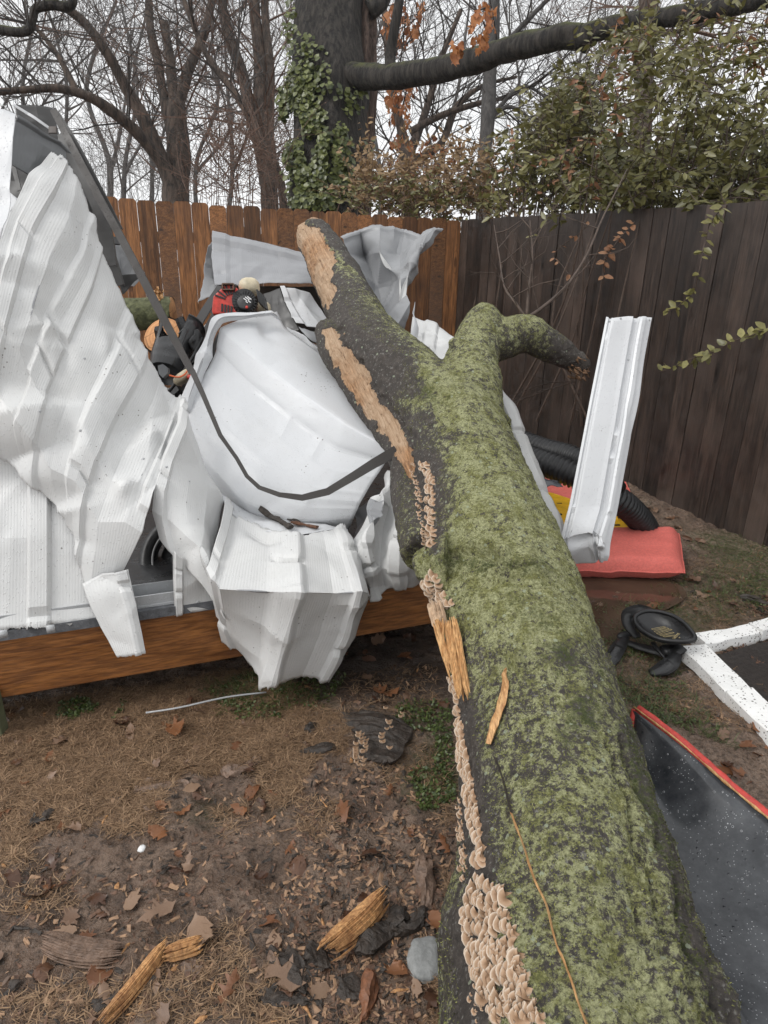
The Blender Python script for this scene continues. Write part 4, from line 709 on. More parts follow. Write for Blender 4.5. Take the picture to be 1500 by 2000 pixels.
v, f = join([box(P(506+k*3.2, 581+k*3, de+.03), CR*.004+CU*.001, CU*.03-CR*.006, CF*.03) for k in range(5)]); obj('cylinder_fins', v, f, MRUB, en, smooth=False)
v, f = disc(P(482, 618, de+.02), -CU*.6-CF*.6, .022, .06, 14); obj('clutch_neck', v, f, MRUB, en)
sh_ = crom(px([(485, 625, de), (500, 680, 3.4), (520, 740, 3.5)]), 4); obj('shaft', *tube(sh_, .012, 10), MGAL, en)
# bucket, tools
bk_ = thing('plastic_bucket', 'broken black plastic bucket lying below the cut log round', 'bucket', P(345, 720, 3.2))
a0, a1 = P(322, 730, 3.15), P(350, 660, 3.3); ax_ = (a1-a0)/np.linalg.norm(a1-a0); n_ = 28; V = []; F = []
e1 = np.cross(ax_, CF); e1 /= np.linalg.norm(e1); e2 = np.cross(ax_, e1)
for j, (t, r) in enumerate(((0, .07), (.25, .085), (.5, .09), (.85, .10), (1, .106))):
    for k in range(n_): q = 2*math.pi*k/n_; V.append(a0+(a1-a0)*t*1.25+(e1*math.cos(q)+e2*math.sin(q))*r*(1+.04*math.sin(3*q)))
for j in range(4):
    for k in range(n_): 
        if j > 1 and 3 < k < 9: continue
        F.append([j*n_+k, j*n_+(k+1) % n_, (j+1)*n_+(k+1) % n_, (j+1)*n_+k])
F.append(list(range(n_))); obj('shell', V, F, MPLA, bk_, thick=.004)
lp = np.array(V[-n_:]); lp = np.vstack([lp[9:], lp[:4]]); obj('rim', *tube(lp, .006, 6), MPLA, bk_)
for k in (10, 13, 16, 19): q = 2*math.pi*k/n_; r_v = e1*math.cos(q)+e2*math.sin(q); v, f = tube([a0+r_v*.073, a0+(a1-a0)*.9+r_v*.1], .004, 5); obj('rib', v, f, MPLA, bk_)
def tool(name, label, cat, pts, r, m, extra=None):
    t = thing(name, label, cat, P(*pts[0][:3])); obj('handle', *tube(crom(px(pts), 4), r, 8), m, t)
    if extra: obj(*extra, t)
    return t
tool('hand_tool', 'black tubular tool leaning across the bucket', 'tool', [(330, 765, 3.1), (352, 735, 3.1), (378, 695, 3.15), (395, 660, 3.2)], .008, MRUB, ('head', *blob(P(385, 668, 3.2), (CR*.03, CU*.05, CF*.03), wob=.5, s=3), MRUB))
tool('electric_cord', 'thin orange cord looped in the dark gap under the bucket', 'cord', [(331, 733, 3.0), (342, 736, 3.0), (352, 736, 3.0), (362, 730, 3.0), (367, 722, 3.0)], .0035, plain('orange_cord', (.65, .12, .03), .5, .1))
v, f = blob(P(360, 736, 3.08), (CR*.045+CU*.03, CU*.02-CR*.01, CF*.04), e=.7); tg = tag(obj('tool_casing', v, f, MCRE), 'pale plastic tool casing wedged beside the dark bronze strip', 'tool casing')
v, f = blob(P(374, 738, 3.06), (CR*.018, CU*.012, CF*.03), e=.7); obj('red_grip', v, f, MRED, tg)
jk = thing('clutter', 'dark jumble of tools and wet black rags in the gap between the white panels', 'junk pile', P(350, 770, 3.1)); jk['kind'] = 'stuff'
J = []
for _ in range(34):
    X_, Y_ = samp([(300, 660), (400, 640), (400, 700), (372, 790), (345, 790), (310, 745)]); q = P(X_, Y_, rnd.uniform(3.2, 3.6)); d_ = rs.normal(size=3); d_ /= np.linalg.norm(d_)
    J.append(tube([q, q+d_*rnd.uniform(.04, .14)], rnd.uniform(.006, .03), 6))
jv, jf = join(J); bpy.data.objects.remove(jk); tag(obj('clutter', jv, jf, MPLA, smooth=False), kind='stuff', label='dark jumble of tools and wet black rags in the gap between the white panels')
v, f = prism([P(x, y, 3.0) for x, y in ((308, 714), (318, 711), (327, 718), (328, 728), (318, 738), (310, 730))], CF*.03); obj('grey_casing', v, f, plain('grey_plastic', (.12, .125, .13), .4, .1), tg, smooth=False)
# tyre inside the wall opening
ty = thing('wheel', 'black spare wheel standing inside the shed behind the torn wall opening', 'wheel', P(335, 1170, 2.85))
cy = P(352, 1085, 2.78); nx_ = -CF*.85+CR*-.3+CU*.3; nx_ /= np.linalg.norm(nx_)
def ring(c, n, R_, r, seg=40, m_=10, flat=1.):
    n = n/np.linalg.norm(n); a = np.cross(n, [0, 0, 1.]); a /= np.linalg.norm(a); b = np.cross(n, a); V = []; 
    for i in range(seg):
        u = 2*math.pi*i/seg; e = a*math.cos(u)+b*math.sin(u)
        for k in range(m_): t = 2*math.pi*k/m_; V.append(c+e*(R_+r*math.cos(t))+n*r*flat*math.sin(t))
    return np.array(V), [[i*m_+k, i*m_+(k+1) % m_, ((i+1) % seg)*m_+(k+1) % m_, ((i+1) % seg)*m_+k] for i in range(seg) for k in range(m_)]
obj('tyre', *ring(cy, nx_, .155, .032, flat=1.3), MRUB, ty); obj('rim', *ring(cy+nx_*.02, nx_, .118, .005), plain('grey_rim', (.16, .16, .16), .4, .1), ty)
v, f = disc(cy-nx_*.03, nx_, .115, .02, 30, .04); obj('hub', v, f, MPLA, ty)
tool('metal_rod', 'grey ribbed bar lying on the shed floor below the wheel', 'bar', [(315, 1152, 2.8), (342, 1172, 2.72)], .012, MGAL)
# cut log rounds behind
def roundlog(c, ax, r, L, m, face, name, label, s):
    t = thing(name, label, 'cut log', c); ax = np.array(ax, float); ax /= np.linalg.norm(ax)
    pts = [c+ax*L*k/6 for k in range(7)]; v, f = tube(pts, r, 22, False); v = v+rs.normal(size=v.shape)*.004; obj('bark', v, f, m, t)
    v, f = disc(c-ax*.002, -ax, r*.95, .006, 30, r*.93); obj('cut_face', v, f, face, t); v, f = disc(c+ax*(L-.004), ax, r*.95, .006, 30, r*.93); obj('cut_face', v, f, face, t)
MCUT = M('orange_cut_wood', rough=.75); q_ = MCUT.n('TexWave', wave_type='RINGS', rings_direction='SPHERICAL'); MCUT.put(q_.inputs['Vector'], MCUT.co); q_.inputs['Scale'].default_value = 14; q_.inputs['Distortion'].default_value = 6; q_.inputs['Detail'].default_value = 4
cc_ = MCUT.mix(MCUT.ramp(q_.outputs[1], [(.2, 0), (.9, .5)]), (.56, .28, .12), (.34, .15, .06)); cc_ = MCUT.mix(MCUT.ramp(MCUT.vor(9, 'DISTANCE_TO_EDGE'), [(.0, .8), (.03, 0)]), cc_, (.12, .05, .02)); MCUT.set(col=cc_); MCUT.bump(MCUT.noise(60, 5), .7, .01); MCUT = MCUT.m
roundlog(P(317, 655, 3.9), -(-CF+CR*-.25+CU*.35), .118, .35, MBK3, MCUT, 'log_round', 'orange cut face of a log round behind the black bucket', 1)
MLM = plain('mossy_round_bark', (.075, .085, .03), .8, .6, 30, 1., .02, (.16, .17, .08))
roundlog(P(248, 615, 4.2), (1, .1, .05), .10, .28, MLM, MCUT, 'log_round', 'mossy log round lying on its side above the orange cut log', 2)
v, f = join([box(P(310+rnd.uniform(-8, 8), 583+rnd.uniform(-12, 12), 4.15), rs.normal(size=3)*.016, rs.normal(size=3)*.008, rs.normal(size=3)*.004) for _ in range(16)]); tag(obj('wood_shavings', v, f, MSPL, smooth=False), 'orange wood shavings stuck by the fence above the mossy log round', kind='stuff')
# things right of the trunk
def hose(name, label, pts, r, grp='black corrugated drain hoses by the fence'):
    q = crom(px(pts), 26); L = np.r_[0, np.cumsum(np.linalg.norm(np.diff(q, axis=0), axis=1))]; n = int(L[-1]/.0065); s_ = np.linspace(0, L[-1], n); c = np.stack([np.interp(s_, L, q[:, k]) for k in range(3)], 1)
    rr_ = r*(1+.09*np.clip(np.sin(s_*2*math.pi/.026)*2, -1, 1)); tag(obj(name, *tube(c, rr_, 22), MRUB), label, 'hose', grp)
hose('drain_hose', 'upper black corrugated hose coming out behind the trunk', [(940, 830, 4.15), (1000, 855, 4.0), (1060, 878, 3.85), (1120, 895, 3.7), (1170, 925, 3.6), (1200, 960, 3.5)], .062)
hose('drain_hose', 'lower thicker black corrugated hose ending near the red cushion', [(960, 870, 3.9), (1020, 890, 3.8), (1090, 915, 3.65), (1150, 942, 3.58), (1205, 975, 3.60), (1236, 1000, 3.68), (1256, 1024, 3.78), (1266, 1042, 3.86)], .066)
hose('drain_hose', 'short black hose end showing above the others by the fence', [(940, 822, 4.5), (975, 824, 4.5), (1015, 828, 4.5)], .045)
def cushion(name, label, pts, th, m, base=None):
    c = [np.array(p) for p in pts]; n_ = 26; V = []; up = np.cross(c[1]-c[0], c[3]-c[0]); up /= np.linalg.norm(up); up = up*(1 if up[2] > 0 else -1)
    for sd in (1, -1):
        for i in range(n_+1):
            for j in range(n_+1):
                a, b = i/n_, j/n_; q = (c[0]*(1-a)+c[1]*a)*(1-b)+(c[3]*(1-a)+c[2]*a)*b; e = (min(a, 1-a)*min(b, 1-b)*4*2)
                e = min(1, (min(a, 1-a)*9))**.5*min(1, (min(b, 1-b)*9))**.5; V.append(q+up*(th*.5*sd*e))
    V = np.array(V); V = V+up*(.016*fbm(V*8, 3, 4)+.012*np.abs(fbm(V*20, 2, 5)))[:, None]; N1 = (n_+1)**2; F = []
    for i in range(n_):
        for j in range(n_): a = i*(n_+1)+j; F += [[a, a+n_+1, a+n_+2, a+1], [N1+a, N1+a+1, N1+a+n_+2, N1+a+n_+1]]
    t = thing(name, label, 'cushion', V.min(0)*[0, 0, 1]+V.mean(0)*[1, 1, 0]); obj('pad', V, F, m, t)
    idx = [0]+list(range(1, n_+1))+[i*(n_+1)+n_ for i in range(1, n_+1)]+[n_*(n_+1)+j for j in range(n_-1, -1, -1)]+[i*(n_+1) for i in range(n_-1, -1, -1)]
    obj('piping', *tube(V[idx], .0045, 6, False), m, t); return t
def W2(x, y, z): return G(x, y, z)
cushion('cushion', 'large coral red cushion lying in mud beside the upright white strip', [W2(1108, 1116, .05), W2(1337, 1120, .07), W2(1326, 1042, .10), W2(1120, 1046, .09)], .13, MCUSH)
cushion('cushion', 'second red cushion mostly hidden behind the yellow board', [W2(1010, 985, .05), W2(1240, 985, .07), W2(1222, 942, .07), W2(1000, 935, .06)], .07, MCUSH)
yb = thing('yellow_board', 'yellow plastic slatted board between the red cushions', 'board', W2(1140, 1040, .05))
Y0, Y1, Y2, Y3 = W2(1045, 1060, .12), W2(1250, 1045, .12), W2(1180, 985, .13), W2(1062, 958, .15)
nY = np.cross(Y1-Y0, Y3-Y0); nY /= np.linalg.norm(nY)
v, f = prism([W2(1050, 1075, .12), W2(1262, 1050, .11), W2(1240, 1022, .12), W2(1180, 995, .13), W2(1080, 962, .15), W2(1058, 958, .15)], -nY*.018); bev(obj('panel', v, f, MYEL, yb, smooth=False), .006)
for X_, Y_ in ((1073, 972), (1092, 984), (1078, 1000), (1092, 1005), (1212, 1012), (1226, 1020), (1086, 1018), (1205, 1026)): q = W2(X_, Y_, .136); v, f = box(q+nY*.002, CR*.016, (CF+CU*.3)*.006, nY*.003); obj('slot', v, f, MRUB, yb, smooth=False)
for X_ in (1070, 1085, 1210): v, f = box(W2(X_, 1010, .137), CR*.003, (CF)*.06, nY*.004); obj('rib', v, f, MYEL, yb, smooth=False)
cv = [P(1040, 930, 3.6), P(1090, 935, 3.6), P(1100, 945, 3.55), P(1060, 950, 3.55)]; V_ = np.array([cv[0]*(1-a)*(1-b)+cv[1]*a*(1-b)+cv[2]*a*b+cv[3]*(1-a)*b for a in np.linspace(0, 1, 14) for b in np.linspace(0, 1, 14)]); V_[:, 2] += .04*vn(V_*22, 2)
tag(obj('tarp_scrap', V_, [[i*14+j, i*14+j+1, (i+1)*14+j+1, (i+1)*14+j] for i in range(13) for j in range(13)], plain('grey_wet_tarp', (.09, .095, .105), .3, .3), thick=.003), 'grey wet tarp scrap under the black hoses', 'tarp')
# knee pads
kp = thing('knee_pad', 'black moulded knee pad with gold striped emblem lying on the white edging', 'knee pad', G(1290, 1300, 0))
def P_(x, y, z): return G(x, y, z)
kx = P_(1355, 1262, .12)-P_(1240, 1215, .12); kl = np.linalg.norm(kx); kx /= kl; kc = P_(1298, 1225, .13); kup = np.array([0, -.45, .9]); kup -= kx*(kup@kx); kup /= np.linalg.norm(kup); ky = np.cross(kup, kx)
V = []; nR, nS = 12, 36
for j in range(nR+1):
    q = j/nR
    for i in range(nS):
        u = 2*math.pi*i/nS; sx = math.cos(u); sy = math.sin(u); wdt = .074*(1-.42*max(0, sx)**1.5)*(1+.05*max(0, -sx)); V.append(kc+kx*sx*q*.125+ky*sy*q*wdt-kup*(.035*(1-q**2.2))+kup*.004*math.exp(-((q-.97)/.05)**2))
F = [[j*nS+i, j*nS+(i+1) % nS, (j+1)*nS+(i+1) % nS, (j+1)*nS+i] for j in range(1, nR) for i in range(nS)]+[[0, nS+i, nS+(i+1) % nS] for i in range(nS)]
obj('cup', V, F, MPLA, kp, thick=.012, off=1); rm = np.array(V[-nS:]+V[-nS:-nS+1]); obj('rim', *tube(rm, .009, 8, False), MRUB, kp)
MGOLD = plain('gold_print', (.55, .44, .22), .4, .15)
gold = []; inc = kc-kup*.0298
def K(a, b): q = math.hypot(a/.125, b/.072); return kc+kx*a+ky*b-kup*(.035*(1-min(1, q)**2.2)-.0035)
for k in range(5):
    t = -.034+k*.014; lo = max(-.032, -.03+t*.2)
    a0_ = np.array([t-.012, -.026+max(0, (2-k))*.006]); a1_ = np.array([t+.022, .026-max(0, k-2)*.010])
    w_ = .0042; P4 = [a0_+[-w_, 0], a1_+[-w_, 0], a1_+[w_, 0], a0_+[w_, 0], a0_+[-w_, 0]]
    for A_, B_ in zip(P4[:-1], P4[1:]): gold.append(tube([K(*A_), K(*B_)], .0009, 5))
obj('emblem', *join(gold), MGOLD, kp)
def text(s_, c, xd, yd, size, m, par, name='lettering'):
    cu = bpy.data.curves.new('t', 'FONT'); cu.body = s_; cu.size = size; cu.extrude = .0006; cu.align_x = 'CENTER'; cu.align_y = 'CENTER'; o = bpy.data.objects.new('t', cu); COL.objects.link(o); dg = bpy.context.evaluated_depsgraph_get(); me = o.evaluated_get(dg).to_mesh(); v = np.array([q.co[:] for q in me.vertices]); f = [list(q.vertices) for q in me.polygons]; o.evaluated_get(dg).to_mesh_clear(); bpy.data.objects.remove(o)
    n = np.cross(xd, yd); obj(name, c+v[:, :1]*xd+v[:, 1:2]*yd+v[:, 2:]*n, f, m, par, smooth=False)
text('GELITE', K(.050, 0)+kup*.002, ky*.95+kx*.12, -kx, .014, MGOLD, kp); text('M', K(.066, -.004)+kup*.002, ky, -kx, .008, MGOLD, kp)
# straps
def strap(pl, wd, name, par, m=MRUB, th=.005, fac=(0, -.3, 1.)):
    bar_ = crom([P_(*q) for q in pl], 5); T_ = np.gradient(bar_, axis=0); T_ /= np.linalg.norm(T_, axis=1)[:, None]; s_ = np.cross(T_, np.array(fac)); s_ /= np.linalg.norm(s_, axis=1)[:, None]; w_ = np.interp(np.linspace(0, 1, len(bar_)), np.linspace(0, 1, len(wd)), wd)[:, None]; Q = np.stack([bar_-s_*w_/2, bar_+np.cross(s_, T_)*.002, bar_+s_*w_/2], 1).reshape(-1, 3)
    return obj(name, Q, [[i*3+j, i*3+j+1, i*3+j+4, i*3+j+3] for i in range(len(bar_)-1) for j in (0, 1)], m, par, thick=th)
strap([(1270, 1195, .13), (1248, 1190, .13), (1228, 1200, .10), (1228, 1222, .07), (1245, 1245, .05)], [.05, .055, .06, .05, .03], 'strap', kp)
strap([(1250, 1238, .05), (1225, 1238, .05), (1212, 1244, .05), (1228, 1256, .03), (1260, 1266, .03), (1300, 1275, .04)], [.02, .03, .03, .03, .04, .05], 'strap', kp)
strap([(1275, 1255, .06), (1290, 1275, .05), (1302, 1290, .03)], [.02, .012, .012], 'strap', kp)
strap([(1330, 1262, .06), (1310, 1275, .04), (1300, 1262, .05)], [.06, .05, .05], 'pad_base', kp, th=.02)
def pocket(pl, wd, name, label):
    t = thing(name, label, 'knee pad strap', P_(*pl[len(pl)//2][:2], 0)); strap(pl, wd, 'pad', t, MRUB, .014); 
    strap([(a, b, c+.010) for a, b, c in pl[1:]], [q*.7 for q in wd[1:]], 'inner_panel', t, MPLA, .004)
    q = P_(*pl[-2]); v, f = blob(q+np.array([0, 0, .012]), (CR*.010, CF*.006, np.array([0, 0, .004])), 6, 8, .5); obj('mud_clump', v, f, MSPL, t)
pocket([(1222, 1245, .04), (1210, 1262, .045), (1198, 1282, .03), (1188, 1298, .015)], [.03, .055, .06, .045], 'strap_pad', 'black strap pad left of the knee pad beside the trunk')
pocket([(1322, 1278, .06), (1312, 1295, .05), (1296, 1306, .03), (1270, 1316, .012)], [.04, .06, .065, .03], 'strap_pad', 'black strap pad with brown mud clump touching the white edging')
# white edging
def curb(c, wd, h, name, label, s):
    p_ = np.array(c, float); n_ = np.array([-(p_[1]-p_[0])[1], (p_[1]-p_[0])[0], 0]); n_ /= np.linalg.norm(n_); L = np.linalg.norm(p_[1]-p_[0]); ns = 30; prof = [(-.5, 0), (-.5, .9), (-.45, 1), (.45, 1), (.5, .9), (.5, 0)]; V = []
    for i in range(ns+1): q = p_[0]+(p_[1]-p_[0])*i/ns; V += [q+n_*wd*a+np.array([0, 0, h*b]) for a, b in prof]
    V = np.array(V); V = V+.006*np.c_[vn(V*12, s), vn(V*12, s+1), vn(V*12, s+2)]; F = [[i*6+j, i*6+j+1, i*6+j+7, i*6+j+6] for i in range(ns) for j in range(5)]+[list(range(6)), [ns*6+j for j in range(6)][::-1]]
    tag(obj(name, V, F, MCURB, smooth=False), label, 'edging', 'white painted edging around the mulch bed')
curb([G(1352, 1282), G(1440, 1372)], .115, .055, 'edging_block', 'long speckled white edging block running toward the camera from the knee pad', 1)
curb([G(1441, 1373), G(1560, 1492)], .115, .06, 'edging_block', 'white edging block cut by the right picture edge beyond the crack', 5)
curb([G(1362, 1268), G(1468, 1248)], .075, .055, 'edging_block', 'white edging block behind the mulch bed next to the knee pad', 9)
curb([G(1470, 1246), G(1560, 1215)], .07, .06, 'edging_block', 'white edging block angling back at the far right', 13)
mv_ = [G(1385, 1285, .02), G(1470, 1258, .02), G(1570, 1240, .02), G(1640, 1400, .02), G(1560, 1460, .02), G(1460, 1370, .02)]; mu = obj('mulch', mv_, [list(range(6))], MMULCH, smooth=False); tag(mu, kind='structure')
# black board with red edge
MBB = M('wet_black_board', rough=.22); vv1 = MBB.vor(50); vv2 = MBB.vor(130); nn1 = MBB.noise(7, 7, .75)
cb = MBB.mix(MBB.ramp(nn1, [(.40, 0), (.72, .7)]), (.024, .026, .030), (.10, .105, .112)); rg = MBB.ramp(vv1, [(.10, 0), (.13, .8), (.17, 0)]); cb = MBB.mix(MBB.math('MULTIPLY', rg, MBB.ramp(MBB.noise(9), [(.5, 0), (.6, 1)])), cb, (.55, .56, .58)); cb = MBB.mix(MBB.math('MULTIPLY', MBB.math('LESS_THAN', vv2, .14), MBB.ramp(MBB.noise(14), [(.45, 0), (.55, .8)])), cb, (.5, .51, .53)); MBB.set(col=cb); MBB.bump(MBB.ramp(vv1, [(0, 1), (.18, 0)]), .6, .004); MBB = MBB.m
bd = thing('sled_board', 'black wet board with red edge leaning beside the mossy trunk', 'board', G(1400, 1800, 0))
eR = crom([P(1240, 1386, 2.12), P(1330, 1455, 2.0), P(1420, 1535, 1.88), P(1510, 1610, 1.78), P(1620, 1700, 1.68), P(1760, 1820, 1.58)], 6); eL = crom([P(1228, 1440, 2.12), P(1262, 1590, 1.92), P(1310, 1740, 1.70), P(1370, 1880, 1.52), P(1450, 2050, 1.34), P(1560, 2250, 1.2)], 6)
nb = 12; V = np.array([[eL[i]*(1-t)+eR[i]*t+np.array([0, 0, -.05])*math.sin(math.pi*t)+np.array([0, 0, .0]) for t in np.linspace(0, 1, nb)] for i in range(len(eL))]); ne = len(eL)
F = [[i*nb+j, i*nb+j+1, (i+1)*nb+j+1, (i+1)*nb+j] for i in range(ne-1) for j in range(nb-1)]
obj('deck', V.reshape(-1, 3), F, MBB, bd, thick=.02, off=0); 
rq = eR+CR*.008; T_ = np.gradient(rq, axis=0); T_ /= np.linalg.norm(T_, axis=1)[:, None]; v, f = tube(rq, .014, 8, True, 1.3); v = v+.002*np.c_[vn(v*60, 1), vn(v*60, 2), vn(v*60, 3)]; MRW = plain('worn_red_rubber', (.45, .045, .035), .6, .3, 60, .8); obj('red_edge', v, f, MRW, bd)
v, f = tube(eR-CR*.006+np.array([0, 0, .011]), .0035*(1+.8*vn(eR*40, 2)), 6); obj('frayed_seam', v, f, MSPL, bd)
v, f = tube([eL[0], eR[0]], .010, 6); obj('red_edge', v, f, MRW, bd)
# stake and thin rod at left
v, f = box(G(0, 1445, 0)+np.array([-.01, .02, .09]), (.022, 0, 0), (0, .022, 0), (0, 0, .09)); bev(tag(obj('wooden_stake', v, f, plain('greenish_old_wood', (.10, .11, .06), .7, .4), smooth=False), 'short greenish stake under the left end of the beam', 'stake'))
tag(obj('thin_rod', *tube(crom([G(285, 1392, .02), G(350, 1382, .03), G(440, 1362, .03), G(520, 1352, .02)], 4), .0035, 6), MGAL), 'thin pale metal rod on the dead grass below the beam', 'rod')
v, f = blob(G(832, 1872, .006), (np.array([.042, 0, 0]), np.array([0, .055, 0]), np.array([0, 0, .016])), 14, 22, .16, 3, .75); tag(obj('grey_stone', v, f, plain('pale_grey_stone', (.22, .225, .22), .8, .25, 50, .8), smooth=False), 'pale grey stone against the left foot of the trunk', 'stone')
v, f = blob(G(277, 1657, .01), (np.array([.010, 0, 0]), np.array([0, .010, 0]), np.array([0, 0, .006])), 6, 8, .5, 5); tag(obj('litter_scrap', v, f, mwl), 'tiny white scrap on the mud at left', 'scrap')
# ------------------------------------------------------------------ ground cover
gbv = None
def gpt(X_, Y_, z=0): q = G(X_, Y_, z); q[2] = ghf(q[0], q[1])+z; return q
def region(n, polys, wts):
    tot = sum(wts); out = []
    for p, w_ in zip(polys, wts):
        for _ in range(int(n*w_/tot)): out.append(samp(p))
    return np.array(out)
def groundpts(xy): 
    v = CF+CR*((xy[:, :1]-750)/FPX)-CU*((xy[:, 1:]-1000)/FPX); t = -CC[2]/v[:, 2:]; q = CC+v*t; q[:, 2] = gh(q[:, 0], q[:, 1]); return q
def blades(pts, L, wd, lie, seed, curl=.5):
    r = np.random.RandomState(seed); n = len(pts); a = r.uniform(0, 2*math.pi, n); h = np.c_[np.cos(a), np.sin(a), np.zeros(n)]; s = np.c_[-h[:, 1], h[:, 0], np.zeros(n)]*wd*.5*r.uniform(.6, 1.3, (n, 1))
    l = L*r.uniform(.4, 1.2, (n, 1)); el = r.uniform(lie[0], lie[1], (n, 1)); up = np.array([0, 0, 1.]); p0 = pts+up*.001; p1 = p0+(h*np.cos(el)+up*np.sin(el))*l*.5; b = a+r.normal(0, curl, n); h2 = np.c_[np.cos(b), np.sin(b), np.zeros(n)]; p2 = p1+(h2*np.cos(el*.3)+up*np.sin(el*.3-.12*curl))*l*.5; p2[:, 2] = np.maximum(p2[:, 2], pts[:, 2]+.001)
    V = np.stack([p0-s, p0+s, p1+s*.8, p1-s*.8, p2], 1).reshape(-1, 3); k = np.arange(n)*5; F = [[i, i+1, i+2, i+3] for i in k]+[[i+3, i+2, i+4] for i in k]; return V, F, np.repeat(r.uniform(0, 1, n), 5)[:, None]*np.ones((1, 3))
PS1 = [(0, 1380), (480, 1300), (600, 1380), (620, 1470), (420, 1500), (250, 1540), (0, 1560)]; PS5 = [(0, 1380), (560, 1320), (700, 1420), (600, 1560), (350, 1600), (0, 1680)]; PS2 = [(0, 1400), (850, 1300), (880, 1480), (900, 1999), (0, 1999)]; PS3 = [(1130, 1120), (1500, 1060), (1500, 1450), (1240, 1380), (1170, 1260)]; PS4 = [(600, 1500), (880, 1500), (880, 1999), (500, 1999)]
xy = region(86000, [PS1, PS5, PS2, PS3, PS4], [14, 14, 9, 3, 3]); gp = groundpts(xy); k_ = fbm(gp*3.5, 4, 60)+.18+.45*np.clip((1590-xy[:, 1])/120, 0, 1)*np.clip((680-xy[:, 0])/150, 0, 1)-.10 > 0; gp = gp[k_]
v, f, c = blades(gp, .050, .0021, (0, .45), 5, 1.1); tag(obj('dry_grass', v, f, MSTRAW, base=(0, 0, 0), col=c), kind='stuff')
def weeds(polys, n, name, seed, L=.012):
    r = np.random.RandomState(seed); xy = region(n, polys, [1]*len(polys)); g_ = groundpts(xy); k = fbm(g_*7, 4, seed)+.12 > 0; g_ = g_[k]; m_ = len(g_); g_[:, 2] += np.abs(r.normal(0, .007, m_))+.003
    nn = np.c_[r.normal(0, .5, m_), r.normal(0, .5, m_), np.ones(m_)]; nn /= np.linalg.norm(nn, axis=1)[:, None]; V, F = leaves(g_, nn, L, .75, r); tag(obj(name, V, F, MWEED, base=(0, 0, 0), col=np.repeat(r.uniform(0, 1, m_), 6)[:, None]*np.ones((1, 3))), kind='stuff')
def leaves(p, n, L, asp, r, dirs=None, fold=.25):
    m_ = len(p); q = r.normal(size=(m_, 3)) if dirs is None else dirs; q = q-(q*n).sum(1)[:, None]*n; q /= np.linalg.norm(q, axis=1)[:, None]+1e-9; s = np.cross(n, q); l = (L*r.uniform(.6, 1.25, (m_, 1))); w_ = l*asp*.5
    V = np.stack([p, p+q*l*.35+s*w_+n*w_*fold, p+q*l*.75+s*w_*.7+n*w_*fold*.6, p+q*l, p+q*l*.75-s*w_*.7+n*w_*fold*.6, p+q*l*.35-s*w_+n*w_*fold], 1).reshape(-1, 3)
    k = np.arange(m_)[:, None]*6; F = np.concatenate([k+np.array([[0, 1, 2, 3]]), k+np.array([[0, 3, 4, 5]])]); return V, F
weeds([[(390, 1345), (560, 1290), (680, 1320), (640, 1390), (470, 1410)], [(770, 1390), (880, 1370), (890, 1570), (820, 1590)], [(120, 1370), (250, 1360), (220, 1410), (110, 1400)]], 5200, 'weeds', 21)
weeds([[(1340, 1060), (1500, 1040), (1500, 1210), (1330, 1170)], [(1190, 1320), (1330, 1340), (1420, 1440), (1250, 1420)], [(1160, 1190), (1300, 1180), (1280, 1290), (1170, 1290)]], 4200, 'moss_patch', 33, .009)
xy = region(3400, [[(1180, 1180), (1500, 1060), (1500, 1200), (1340, 1220), (1330, 1330), (1450, 1470), (1200, 1400)], [(400, 1330), (560, 1300), (570, 1390), (440, 1400)]], [3, 1]); v, f, c = blades(groundpts(xy), .055, .0022, (.2, 1.1), 8, .5); tag(obj('green_grass', v, f, MWEED, base=(0, 0, 0), col=c), kind='stuff')
# leaf and wood crumbs
def crumbs(n, polys, wts, mats, smin, smax, name, seed, flat=.25):
    xy = region(n, polys, wts); g_ = groundpts(xy); r = np.random.RandomState(seed); P_s = [[] for _ in mats]
    for i, q in enumerate(g_):
        a = r.uniform(0, 6.28); s = r.uniform(smin, smax); e = r.uniform(.08, .45); X = np.array([math.cos(a), math.sin(a), r.normal(0, .2)])*s; Y = np.array([-math.sin(a), math.cos(a), r.normal(0, .25)])*s*e; v, f = box(q+[0, 0, s*flat*.6], X, Y, (0, 0, s*flat*.5)); v = v+r.normal(0, s*.14, v.shape); P_s[r.randint(len(mats))].append((v, f))
    for m, ps in zip(mats, P_s): tag(obj(name, *join(ps), m, base=(0, 0, 0), smooth=False), kind='stuff')
crumbs(5200, [PS2, PS4, PS3], [5, 5, 1.4], [MBARK, plain('brown_crumb', (.12, .065, .04), .7, .6, 70), plain('tan_crumb', (.28, .17, .10), .7, .4, 70)], .003, .013, 'leaf_litter', 3, .10)
crumbs(900, [[(1400, 1280), (1500, 1250), (1500, 1400), (1470, 1360)], [(1440, 1170), (1500, 1160), (1500, 1210)]], [4, 1], [MMULCH, plain('mulch_chip', (.10, .05, .03), .7, .6, 70)], .004, .014, 'mulch_chips', 4, .3)
